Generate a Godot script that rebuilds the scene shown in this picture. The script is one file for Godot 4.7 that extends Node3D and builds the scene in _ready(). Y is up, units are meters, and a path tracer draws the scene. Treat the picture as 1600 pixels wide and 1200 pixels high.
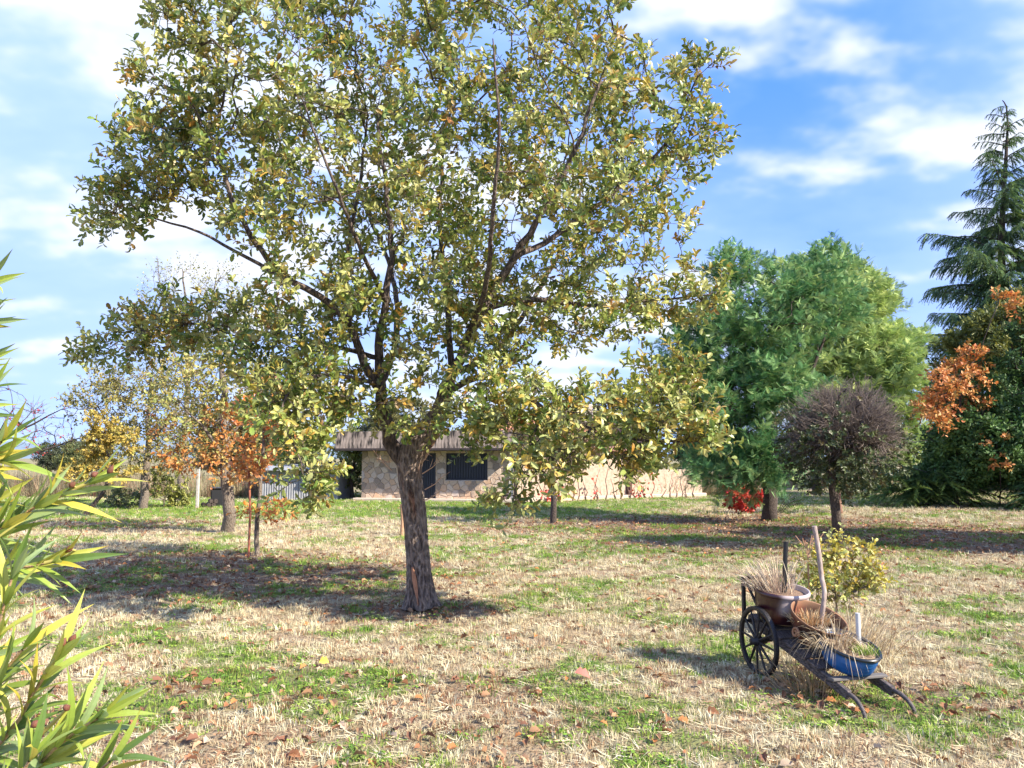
extends Node3D

const UP := Vector3.UP
var used := {}
var nz := FastNoiseLite.new()
var nz2 := FastNoiseLite.new()


# ---------------------------------------------------------------- mesh building
class MB:
	var v := PackedVector3Array()
	var n := PackedVector3Array()
	var c := PackedColorArray()
	var i := PackedInt32Array()
	var col := Color.WHITE

	func mesh(with_color := true) -> ArrayMesh:
		var a := []
		a.resize(Mesh.ARRAY_MAX)
		a[Mesh.ARRAY_VERTEX] = v
		a[Mesh.ARRAY_NORMAL] = n
		if with_color:
			a[Mesh.ARRAY_COLOR] = c
		a[Mesh.ARRAY_INDEX] = i
		var m := ArrayMesh.new()
		m.add_surface_from_arrays(Mesh.PRIMITIVE_TRIANGLES, a)
		return m

	# a convex polygon whose front is turned along hint
	func poly(pts: Array, hint: Vector3) -> void:
		var nn: Vector3 = (pts[1] - pts[0]).cross(pts[2] - pts[0])
		if nn.length_squared() < 1e-14 and pts.size() > 3:
			nn = (pts[2] - pts[0]).cross(pts[3] - pts[0])
		nn = nn.normalized()
		var flip := nn.dot(hint) < 0.0
		if flip:
			nn = -nn
		var at := v.size()
		for q in pts:
			v.append(q); n.append(nn); c.append(col)
		for k in range(1, pts.size() - 1):
			i.append(at)
			if flip:
				i.append(at + k); i.append(at + k + 1)
			else:
				i.append(at + k + 1); i.append(at + k)

	func box(t: Transform3D, size: Vector3, bev := 0.0) -> void:
		var h := size * 0.5
		bev = minf(bev, minf(h.x, minf(h.y, h.z)) * 0.8)
		for ax in 3:
			var b := (ax + 1) % 3
			var d := (ax + 2) % 3
			for s in [-1.0, 1.0]:
				var pts := []
				for q in [[-1, -1], [1, -1], [1, 1], [-1, 1]]:
					var w := Vector3.ZERO
					w[ax] = s * h[ax]
					w[b] = q[0] * (h[b] - bev)
					w[d] = q[1] * (h[d] - bev)
					pts.append(t * w)
				var hint := Vector3.ZERO
				hint[ax] = s
				poly(pts, t.basis * hint)
			if bev > 0.0:
				for s in [-1.0, 1.0]:
					for r in [-1.0, 1.0]:
						var pts := []
						for q in [[-1.0, 0], [1.0, 0], [1.0, 1], [-1.0, 1]]:
							var w := Vector3.ZERO
							w[ax] = q[0] * (h[ax] - bev)
							w[b] = s * (h[b] - (0.0 if q[1] == 0 else bev))
							w[d] = r * (h[d] - (bev if q[1] == 0 else 0.0))
							pts.append(t * w)
						var hint := Vector3.ZERO
						hint[b] = s
						hint[d] = r
						poly(pts, t.basis * hint)
		if bev > 0.0:
			for sx in [-1.0, 1.0]:
				for sy in [-1.0, 1.0]:
					for sz in [-1.0, 1.0]:
						var k := Vector3(sx, sy, sz)
						poly([t * (k * Vector3(h.x, h.y - bev, h.z - bev)), t * (k * Vector3(h.x - bev, h.y, h.z - bev)), t * (k * Vector3(h.x - bev, h.y - bev, h.z))], t.basis * k)

	# a beam between two points, width across, height along up
	func beam(a: Vector3, b: Vector3, w: float, h: float, bev := 0.004, up := Vector3.UP) -> void:
		var z := (b - a).normalized()
		var x := up.cross(z).normalized()
		if x.length() < 0.5:
			x = Vector3.RIGHT.cross(z).normalized()
		var y := z.cross(x)
		box(Transform3D(Basis(x, y, z), (a + b) * 0.5), Vector3(w, h, a.distance_to(b)), bev)

	func tube(pts: PackedVector3Array, rad: PackedFloat32Array, sides: int, cap := true) -> void:
		var m := pts.size()
		if m < 2:
			return
		var at := v.size()
		var t := (pts[1] - pts[0]).normalized()
		var nn := t.cross(Vector3(0.31, 0.17, 0.93)).normalized()
		if nn.length() < 0.5:
			nn = t.cross(Vector3.RIGHT).normalized()
		for k in m:
			var t2 := (pts[mini(k + 1, m - 1)] - pts[maxi(k - 1, 0)]).normalized()
			nn = (nn - t2 * nn.dot(t2)).normalized()
			var bb := t2.cross(nn)
			for j in sides:
				var ang := TAU * j / sides
				var o := nn * cos(ang) + bb * sin(ang)
				v.append(pts[k] + o * rad[mini(k, rad.size() - 1)]); n.append(o); c.append(col)
		for k in m - 1:
			for j in sides:
				var a := at + k * sides + j
				var b := at + k * sides + (j + 1) % sides
				i.append(a); i.append(a + sides); i.append(b)
				i.append(b); i.append(a + sides); i.append(b + sides)
		if cap and rad[rad.size() - 1] > 0.004:
			for e in [[0, -t], [m - 1, (pts[m - 1] - pts[m - 2]).normalized()]]:
				var q := []
				for j in sides:
					q.append(v[at + e[0] * sides + j])
				poly(q, e[1])

	# a surface of revolution round y; profile of (radius, height), squeezed by sx, sz
	func lathe(prof: Array, sides: int, t := Transform3D(), sx := 1.0, sz := 1.0, tint = null) -> void:
		var m := prof.size()
		var at := v.size()
		for k in m:
			var d: Vector2 = prof[mini(k + 1, m - 1)] - prof[maxi(k - 1, 0)]
			for j in sides:
				var a := TAU * j / sides
				var p := Vector3(cos(a) * prof[k].x * sx, prof[k].y, sin(a) * prof[k].x * sz)
				var nn := Vector3(cos(a) * d.y / sx, -d.x, sin(a) * d.y / sz)
				v.append(t * p); n.append((t.basis * nn).normalized())
				c.append(tint.call(p) if tint != null else col)
		for k in m - 1:
			for j in sides:
				var a := at + k * sides + j
				var b := at + k * sides + (j + 1) % sides
				i.append(a); i.append(b); i.append(a + sides)
				i.append(b); i.append(b + sides); i.append(a + sides)


func numbered(called: String) -> String:
	if not used.has(called):
		used[called] = 0
		return called
	used[called] += 1
	return "%s_%03d" % [called, used[called]]


func tag(o: Node, label: String, category: String, group := "", kind := "") -> Node:
	if label: o.set_meta("label", label)
	if category: o.set_meta("category", category)
	if group: o.set_meta("group", group)
	if kind: o.set_meta("kind", kind)
	return o


func thing(called: String, label: String, category: String, at := Vector3.ZERO, turn := 0.0, group := "") -> Node3D:
	var o := Node3D.new()
	o.name = numbered(called)
	add_child(o, true)
	o.position = at
	o.rotation.y = turn
	tag(o, label, category, group)
	return o


func put(called: String, m: Mesh, mat: Material, parent: Node = self, kind := "") -> MeshInstance3D:
	var o := MeshInstance3D.new()
	o.name = numbered(called) if parent == self else called
	o.mesh = m
	o.material_override = mat
	parent.add_child(o, true)
	if kind: o.set_meta("kind", kind)
	return o


func many(called: String, m: Mesh, mat: Material, xf: Array, cols: Array, parent: Node = self) -> MultiMeshInstance3D:
	var mm := MultiMesh.new()
	mm.transform_format = MultiMesh.TRANSFORM_3D
	mm.use_colors = true
	mm.mesh = m
	mm.instance_count = xf.size()
	for k in xf.size():
		mm.set_instance_transform(k, xf[k])
		mm.set_instance_color(k, cols[k])
	var o := MultiMeshInstance3D.new()
	o.name = numbered(called) if parent == self else called
	o.multimesh = mm
	o.material_override = mat
	parent.add_child(o, true)
	o.set_meta("kind", "stuff")
	return o


func lin(r: float, g: float, b: float) -> Color:
	return Color(r, g, b).linear_to_srgb()


func matte(c: Color, rough := 0.85, spec := 0.5) -> StandardMaterial3D:
	var m := StandardMaterial3D.new()
	m.albedo_color = c.linear_to_srgb()
	m.roughness = rough
	m.metallic_specular = spec
	return m


func tinted(rough := 0.85, backlight := 0.0, spec := 0.5) -> StandardMaterial3D:
	var m := matte(Color.WHITE, rough, spec)
	m.vertex_color_use_as_albedo = true
	if backlight > 0.0:
		m.backlight_enabled = true
		m.backlight = Color(backlight, backlight, backlight).linear_to_srgb()
	return m


func noise_tex(freq: float, type: int, lo: Color, hi: Color, size := 512, sd := 1, ret := -1, mid := 0.5) -> NoiseTexture2D:
	var f := FastNoiseLite.new()
	f.seed = sd
	f.noise_type = type
	f.frequency = freq
	f.fractal_octaves = 4
	if ret >= 0:
		f.cellular_return_type = ret
		f.fractal_type = FastNoiseLite.FRACTAL_NONE
	if ret == -2:
		f.fractal_type = FastNoiseLite.FRACTAL_RIDGED
		f.domain_warp_enabled = true
		f.domain_warp_amplitude = 22.0
		f.domain_warp_frequency = 0.02
	var t := NoiseTexture2D.new()
	t.width = size
	t.height = size
	t.seamless = true
	t.noise = f
	var g := Gradient.new()
	g.offsets = PackedFloat32Array([0.0, mid, 1.0])
	g.colors = PackedColorArray([lo.linear_to_srgb(), lo.lerp(hi, 0.5).linear_to_srgb(), hi.linear_to_srgb()])
	t.color_ramp = g
	return t


func grained(lo: Color, hi: Color, scale: Vector3, rough := 0.85, freq := 0.02, type := FastNoiseLite.TYPE_SIMPLEX_SMOOTH, bump := 0.4, sd := 1, ret := -1, colored := false) -> StandardMaterial3D:
	var m := StandardMaterial3D.new()
	m.albedo_texture = noise_tex(freq, type, lo, hi, 512, sd, ret)
	m.roughness = rough
	m.uv1_triplanar = true
	m.uv1_scale = scale
	if bump > 0.0:
		m.heightmap_enabled = true
		m.heightmap_texture = noise_tex(freq, type, Color.BLACK, Color.WHITE, 512, sd, ret)
		m.heightmap_scale = bump
	m.vertex_color_use_as_albedo = colored
	return m


# ---------------------------------------------------------------- leaves
# a leaf of length 1 along y and face along z; half-widths at even steps
func leaf_mesh(half: Array, fold: float, bend: float, rib := 1.0, edge := Color.WHITE, strip := 0.0, dry := 0.0) -> ArrayMesh:
	var b := MB.new()
	var m := half.size()
	for k in m - 1:
		var t0 := float(k) / (m - 1)
		var t1 := float(k + 1) / (m - 1)
		var a0 := Vector3(0, t0, -bend * t0 * t0)
		var a1 := Vector3(0, t1, -bend * t1 * t1)
		for s in [-1.0, 1.0]:
			var b0 := a0 + Vector3(s * half[k], 0, fold * half[k])
			var b1 := a1 + Vector3(s * half[k + 1], 0, fold * half[k + 1])
			var n := (a1 - a0).cross(b0 - a0 + b1 - a1).normalized()
			if n.z < 0: n = -n
			var at := b.v.size()
			for q in [a0, a1, b1, b0]:
				b.v.append(q); b.n.append(n)
			var r := Color(rib, rib, rib)
			b.c.append(r); b.c.append(r); b.c.append(edge); b.c.append(edge)
			if s > 0:
				b.i.append_array([at, at + 1, at + 2, at, at + 2, at + 3])
			else:
				b.i.append_array([at, at + 2, at + 1, at, at + 3, at + 2])
	if strip > 0.0:
		b.col = Color(1.9, 1.75, 1.5)
		for k in m - 1:
			var t0 := float(k) / (m - 1)
			var t1 := float(k + 1) / (m - 1)
			var w0 := strip * (1.0 - 0.8 * t0)
			var w1 := strip * (1.0 - 0.8 * t1)
			var e := fold * strip + 0.002
			b.poly([Vector3(-w0, t0, -bend * t0 * t0 + e), Vector3(w0, t0, -bend * t0 * t0 + e), Vector3(w1, t1, -bend * t1 * t1 + e), Vector3(-w1, t1, -bend * t1 * t1 + e)], Vector3.BACK)
	if dry > 0.0:
		for k in b.v.size():
			var q := smoothstep(1.0 - dry, 1.0, b.v[k].y)
			b.c[k] = b.c[k].lerp(Color(1.5, 0.6, 0.5), q)
	return b.mesh()


func leaf_xf(p: Vector3, axis: Vector3, face: Vector3, s: float, w := 1.0) -> Transform3D:
	var y := axis.normalized()
	var z := face - y * face.dot(y)
	if z.length_squared() < 1e-4:
		z = y.cross(Vector3(0.6, 0.1, 0.79))
	z = z.normalized()
	return Transform3D(Basis(y.cross(z) * s * w, y * s, z * s), p)


func rv(r: RandomNumberGenerator) -> Vector3:
	var z := r.randf_range(-1, 1)
	var a := r.randf() * TAU
	var q := sqrt(1 - z * z)
	return Vector3(q * cos(a), z, q * sin(a))


func pick(r: RandomNumberGenerator, pal: Array, spread := 0.25) -> Color:
	var tot := 0.0
	for q in pal: tot += q[1]
	var x := r.randf() * tot
	for q in pal:
		x -= q[1]
		if x <= 0:
			var k: float = 1.0 + r.randf_range(-spread, spread)
			return Color(q[0].r * k, q[0].g * k, q[0].b * k)
	return pal[0][0]


# ---------------------------------------------------------------- trees
func smooth_path(pts: Array, step: float) -> PackedVector3Array:
	var out := PackedVector3Array()
	var m := pts.size()
	for k in m - 1:
		var a: Vector3 = pts[maxi(k - 1, 0)]
		var b: Vector3 = pts[k]
		var c: Vector3 = pts[k + 1]
		var d: Vector3 = pts[mini(k + 2, m - 1)]
		var cnt := maxi(1, int(ceil(b.distance_to(c) / step)))
		for q in cnt:
			out.append(b.cubic_interpolate(c, a, d, float(q) / cnt))
	out.append(pts[m - 1])
	return out


# skel: [points, radius at start, radius at end]; the first is the trunk. Attractors join the nearest limb.
func grow(r: RandomNumberGenerator, skel: Array, atts: PackedVector3Array, step: float, tip_r: float, wob := 0.12) -> Dictionary:
	var pos := PackedVector3Array()
	var dir := PackedVector3Array()
	var par := PackedInt32Array()
	var rad := PackedFloat32Array()
	for s in skel:
		var path := smooth_path(s[0], step)
		var from := -1
		var best := 1e9
		for k in pos.size():
			var d := pos[k].distance_squared_to(path[0])
			if d < best:
				best = d; from = k
		var m := path.size()
		for k in m:
			if k == 0 and from >= 0:
				continue
			var p := path[k]
			if k < m - 1 and k > 0:
				p += rv(r) * s[1] * 0.25
			var prev := from if k == 0 or (k == 1 and from >= 0) else pos.size() - 1
			pos.append(p)
			par.append(prev)
			dir.append((p - pos[prev]).normalized() if prev >= 0 else (path[1] - path[0]).normalized())
			rad.append(lerpf(s[1], s[2], float(k) / (m - 1)))
	var fixed := pos.size()
	var order := []
	for a in atts:
		var best := 1e9
		for k in fixed:
			best = minf(best, pos[k].distance_squared_to(a))
		order.append([best, a])
	order.sort_custom(func(x, y): return x[0] < y[0])
	var tips := PackedInt32Array()
	for o in order:
		var a: Vector3 = o[1]
		var best := 1e9
		var at := 0
		for k in pos.size():
			var q := a - pos[k]
			var d := q.length_squared()
			if d < best * 3.0:
				var l := sqrt(d)
				var cost := l * (1.3 - 0.55 * q.dot(dir[k]) / (l + 0.001))
				cost *= cost
				if cost < best:
					best = cost; at = k
		var p0 := pos[at]
		var l := p0.distance_to(a)
		var ctl := p0 + (dir[at] * 0.7 + UP * 0.25 + rv(r) * 0.3).normalized() * l * 0.45
		var cnt := maxi(1, int(ceil(l / step)))
		var prev := at
		for k in range(1, cnt + 1):
			var t := float(k) / cnt
			var p := p0.lerp(ctl, t).lerp(ctl.lerp(a, t), t)
			if k < cnt: p += rv(r) * wob * step
			pos.append(p); par.append(prev); rad.append(0.0)
			dir.append((p - pos[prev]).normalized())
			prev = pos.size() - 1
		tips.append(prev)
	# pipe model for what has grown
	var sum := PackedFloat32Array()
	sum.resize(pos.size())
	for k in range(pos.size() - 1, -1, -1):
		if k >= fixed:
			rad[k] = maxf(tip_r, pow(sum[k], 1.0 / 2.3))
		if par[k] >= 0:
			sum[par[k]] += pow(rad[k], 2.3)
	for k in range(fixed, pos.size()):
		rad[k] = minf(rad[k], rad[par[k]] * (0.8 if par[k] < fixed else 1.0))
	return {"pos": pos, "dir": dir, "par": par, "rad": rad, "tips": tips}


func wood(g: Dictionary, thick: MB, thin: MB, limit: float, taper_tip := true) -> void:
	var pos: PackedVector3Array = g.pos
	var par: PackedInt32Array = g.par
	var rad: PackedFloat32Array = g.rad
	var main := PackedInt32Array()
	main.resize(pos.size())
	main.fill(-1)
	for k in pos.size():
		var p := par[k]
		if p >= 0 and (main[p] < 0 or rad[k] > rad[main[p]]):
			main[p] = k
	for k in pos.size():
		if par[k] >= 0 and main[par[k]] == k:
			continue
		var pts := PackedVector3Array()
		var rr := PackedFloat32Array()
		if par[k] >= 0:
			pts.append(pos[par[k]]); rr.append(minf(rad[par[k]] * 0.9, rad[k] * 1.25))
		var q := k
		while q >= 0:
			pts.append(pos[q]); rr.append(rad[q])
			q = main[q]
		if taper_tip and rr.size() > 2:
			rr[rr.size() - 1] *= 0.6
		var b := thick if rr[0] > limit else thin
		var w := rr[0]
		b.tube(pts, rr, 14 if w > 0.09 else 8 if w > 0.03 else 5 if w > 0.012 else 3, false)


func lobe_points(r: RandomNumberGenerator, lobes: Array, base: Vector3, shell := 0.55) -> PackedVector3Array:
	var out := PackedVector3Array()
	for l in lobes:
		for k in l[2]:
			var q := rv(r) * pow(r.randf(), 1.0 / 3.0 * shell)
			out.append(l[0] + q * l[1] - base)
	return out


func sprig(r: RandomNumberGenerator, p: Vector3, d: Vector3, ln: float, cnt: int, size: float, xf: Array, cols: Array, pal: Array, stems: MB, o: Dictionary) -> void:
	var e := p + d * ln + Vector3(0, -o.get("droop", 0.0) * ln, 0)
	if stems:
		stems.tube(PackedVector3Array([p, (p + e) * 0.5 + rv(r) * ln * 0.06, e]), PackedFloat32Array([0.004, 0.003, 0.0015]) if not o.has("stem_r") else PackedFloat32Array([o.stem_r, o.stem_r * 0.7, o.stem_r * 0.4]), 3, false)
	var side := d.cross(rv(r)).normalized()
	var ang := r.randf() * TAU
	var tone := pick(r, pal)
	for k in cnt:
		var t := lerpf(0.2, 1.0, pow(float(k) / maxi(cnt - 1, 1), 0.8))
		ang += 2.4
		var out := side.rotated(d, ang)
		var ax: Vector3 = (d * lerpf(0.55, 1.0, t) + out * 0.85 + UP * o.get("up", 0.15) + rv(r) * 0.25).normalized()
		var face: Vector3 = (UP * o.get("flat", 0.5) + d * 0.6 - out * 0.2 + rv(r) * 0.7)
		xf.append(leaf_xf(p.lerp(e, t), ax, face, size * r.randf_range(0.65, 1.15), r.randf_range(0.8, 1.15)))
		cols.append(tone.lerp(pick(r, pal), 0.5))


# a tree: trunk, branches and a crown of single leaves
func tree(called: String, label: String, cat: String, base: Vector3, skel: Array, lobes: Array, leaf: Mesh, leaf_mat: Material, pal: Array, bark: Material, o: Dictionary, sd: int, group := "") -> Node3D:
	var r := RandomNumberGenerator.new()
	r.seed = sd
	var th := thing(called, label, cat, base, 0.0, group)
	var sk := []
	for s in skel:
		var pts := []
		for q in s[0]: pts.append(q - base)
		sk.append([pts, s[1], s[2]])
	var atts := lobe_points(r, lobes, base, o.get("shell", 0.6))
	var g := grow(r, sk, atts, o.get("step", 0.3), o.get("tip", 0.006), o.get("wob", 0.12))
	var tk := MB.new()
	var tn := MB.new()
	tn.col = o.get("wood_tone", Color.WHITE)
	wood(g, tk, tn, o.get("limit", 0.05))
	var xf := []
	var cols := []
	var pos: PackedVector3Array = g.pos
	var dir: PackedVector3Array = g.dir
	var tone := {}
	for k in g.tips:
		var p := pos[k]
		for q in o.get("sprigs", 3):
			var d: Vector3 = (dir[k] + rv(r) * o.get("spread", 0.8) + UP * o.get("rise", 0.25)).normalized()
			var palette: Array = o.pal_at.call(p + base, pal) if o.has("pal_at") else pal
			sprig(r, p - dir[k] * r.randf() * 0.15, d, r.randf_range(0.5, 1.0) * o.get("sprig_len", 0.3), o.get("leaves", 9), o.get("leaf", 0.09), xf, cols, palette, tn, o)
	if tk.v.size():
		put("trunk", tk.mesh(), bark, th)
	if tn.v.size():
		put("branches", tn.mesh(), o.get("twig_mat", bark), th)
	if xf.size():
		if o.has("singles"):
			one_by_one(xf, cols, base, leaf, leaf_mat, o.singles, th)
		many("crown", leaf, leaf_mat, xf, cols, th)
	return th


# the leaves nearest to the visitor as parts of their own
func one_by_one(xf: Array, cols: Array, base: Vector3, leaf: Mesh, mat: Material, count: int, th: Node3D) -> void:
	var from := Vector3(0, 1.9, 0) - base
	var near := []
	for k in xf.size():
		near.append([xf[k].origin.distance_to(from), k])
	near.sort_custom(func(x, y): return x[0] < y[0])
	var mats := []
	for q in 6:
		var m: StandardMaterial3D = mat.duplicate()
		m.albedo_color = (cols[near[q * 7][1]] as Color).linear_to_srgb()
		mats.append(m)
	var gone := {}
	for q in mini(count, near.size()):
		var k: int = near[q][1]
		var l := put("leaf", leaf, mats[q % 6], th)
		l.transform = xf[k]
		gone[k] = true
	var k2 := xf.size() - 1
	while k2 >= 0:
		if gone.has(k2):
			xf.remove_at(k2)
			cols.remove_at(k2)
		k2 -= 1


func gh(x: float, z: float) -> float:
	return 0.045 * nz.get_noise_2d(x * 0.22, z * 0.22)


func onground(p: Vector3, sink := 0.0) -> Vector3:
	return Vector3(p.x, gh(p.x, p.z) - sink, p.z)


func bump(x: float, a: float, b: float, soft: float) -> float:
	return smoothstep(a - soft, a + soft, x) * (1.0 - smoothstep(b - soft, b + soft, x))


# how green the sward is at a place, 0 straw to 1 lush
func green_at(x: float, z: float) -> float:
	var d := -z
	var n := nz.get_noise_2d(x * 1.3, z * 1.6) * 0.9 + nz2.get_noise_2d(x * 5.0, z * 6.0) * 0.5
	var lush := bump(d, 25.0 + 0.1 * x, 33.5, 2.0) * (1.0 - smoothstep(2.0, 8.0, x)) * 0.75
	lush += bump(d, 30.0, 40.0, 2.0) * 0.35
	lush += bump(d, 14.0, 20.0, 2.0) * bump(x, -1.0, 4.0, 2.0) * 0.3
	return clampf(0.47 + n * 1.05 + lush, 0.0, 1.0)


# how much brown litter lies at a place
func litter_at(x: float, z: float) -> float:
	var q := 0.0
	for l in LITTER:
		q = maxf(q, l[3] * (1.0 - smoothstep(0.35, 1.0, Vector2((x - l[0]) / l[2], (z - l[1]) / (l[2] * 0.7)).length())))
	return clampf(q + nz2.get_noise_2d(x * 3.0 + 50.0, z * 4.0) * 0.35, 0.0, 1.0)

const LITTER := [[-4.0, -12.5, 4.6, 0.85], [-5.6, -14.5, 3.5, 0.7], [6.5, -21.5, 8.0, 1.0], [4.5, -17.0, 5.0, 0.6], [10.5, -18.6, 7.0, 0.95], [-1.2, -9.9, 1.6, 0.8], [2.9, -6.3, 1.2, 0.7], [-1.5, -6.0, 3.0, 0.3], [1.0, -21.5, 4.0, 0.6], [-11.0, -22.0, 4.0, 0.5]]

# ---------------------------------------------------------------- sky
func sky_picture() -> ImageTexture:
	var w := 2048
	var h := 1024
	var im := Image.create_empty(w, h, false, Image.FORMAT_RGBF)
	im.fill(Color(0.12, 0.13, 0.12))
	var a := FastNoiseLite.new()
	a.seed = 11
	a.noise_type = FastNoiseLite.TYPE_SIMPLEX_SMOOTH
	a.frequency = 0.95
	a.fractal_octaves = 6
	a.fractal_gain = 0.57
	var b := FastNoiseLite.new()
	b.seed = 5
	b.noise_type = FastNoiseLite.TYPE_SIMPLEX_SMOOTH
	b.frequency = 0.3
	b.fractal_octaves = 2
	for j in 516:
		var el := PI * (0.5 - (j + 0.5) / h)
		var y := sin(el)
		var ce := cos(el)
		var yy := maxf(y, 0.0)
		var blue := Color(0.016, 0.17, 0.78).lerp(Color(0.40, 0.56, 0.92), pow(1.0 - yy, 2.8))
		var q := 1.0 / (yy + 0.2)
		for i in w:
			var az := wrapf(TAU * (i + 0.5) / w, -PI, PI)
			var px := sin(az) * ce * q
			var pz := -cos(az) * ce * q
			var big := b.get_noise_2d(px, pz)
			var n := a.get_noise_3d(px * 1.4, pz * 2.0, 0.0)
			var lit := a.get_noise_3d(px * 1.4 + 0.05, pz * 2.0 - 0.10, 0.10)
			# a rift of clear air a little right of the view, veils elsewhere
			var dx := (az - 0.36) / 0.26
			var dy := (el - 0.44) / 0.22
			var rift := exp(-dx * dx - dy * dy)
			var veil := 0.62 + 0.35 * big + 0.45 * n - rift * 0.66
			var puff := smoothstep(-0.04, 0.42, n + 0.35 * big - rift * 0.16)
			var white := Color(0.44, 0.53, 0.76).lerp(Color(0.67, 0.69, 0.75), clampf(0.62 + 1.5 * (n - lit) + 0.5 * n, 0.0, 1.0))
			var c := blue.lerp(Color(0.40, 0.54, 0.88), clampf(veil, 0.0, 0.85)).lerp(white, puff * 0.9)
			im.set_pixel(i, j, c)
	return ImageTexture.create_from_image(im)


# ---------------------------------------------------------------- main
func _ready() -> void:
	var cam := Camera3D.new()
	cam.name = "camera"
	add_child(cam)
	cam.position = Vector3(0, 1.9, 0)
	cam.rotation.x = atan(115.0 / 1202.0)
	cam.fov = rad_to_deg(2.0 * atan(600.0 / 1202.0))
	cam.near = 0.05
	cam.far = 6000.0
	cam.current = true

	var env := Environment.new()
	env.background_mode = Environment.BG_SKY
	var sky := Sky.new()
	var sm := PanoramaSkyMaterial.new()
	sm.panorama = sky_picture()
	sky.sky_material = sm
	env.sky = sky
	env.background_energy_multiplier = 0.75
	env.tonemap_mode = Environment.TONE_MAPPER_LINEAR
	env.tonemap_exposure = 2.35
	env.sdfgi_enabled = true
	env.ssao_enabled = true
	env.ssil_enabled = true
	var we := WorldEnvironment.new()
	we.name = "world_environment"
	we.environment = env
	add_child(we)

	var sun := DirectionalLight3D.new()
	sun.name = "sun"
	sun.light_color = Color(1.0, 0.955, 0.88)
	sun.light_energy = 1.6
	sun.light_angular_distance = 0.5
	sun.shadow_enabled = true
	add_child(sun)
	sun.look_at_from_position(Vector3(0.70, 0.588, 0.404) * 100.0, Vector3.ZERO, UP)

	nz.seed = 3
	nz.noise_type = FastNoiseLite.TYPE_SIMPLEX_SMOOTH
	nz.frequency = 0.3
	nz.fractal_octaves = 3
	nz2.seed = 8
	nz2.noise_type = FastNoiseLite.TYPE_SIMPLEX_SMOOTH
	nz2.frequency = 0.3
	nz2.fractal_octaves = 3

	var t := Time.get_ticks_msec()
	ground()
	print("ground ", Time.get_ticks_msec() - t)
	house()
	far_things()
	oak()
	print("oak ", Time.get_ticks_msec() - t)
	right_trees()
	print("right ", Time.get_ticks_msec() - t)
	left_trees()
	print("left ", Time.get_ticks_msec() - t)
	cart()
	oleander()
	print("all ", Time.get_ticks_msec() - t)


# ---------------------------------------------------------------- ground and sward
func steps(near: float, far: float, fine: float, reach: float) -> Array:
	var out := [near]
	var x := near
	var s := fine
	while x < reach:
		if x > far: s *= 1.25
		x += s
		out.append(x)
	return out


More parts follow.
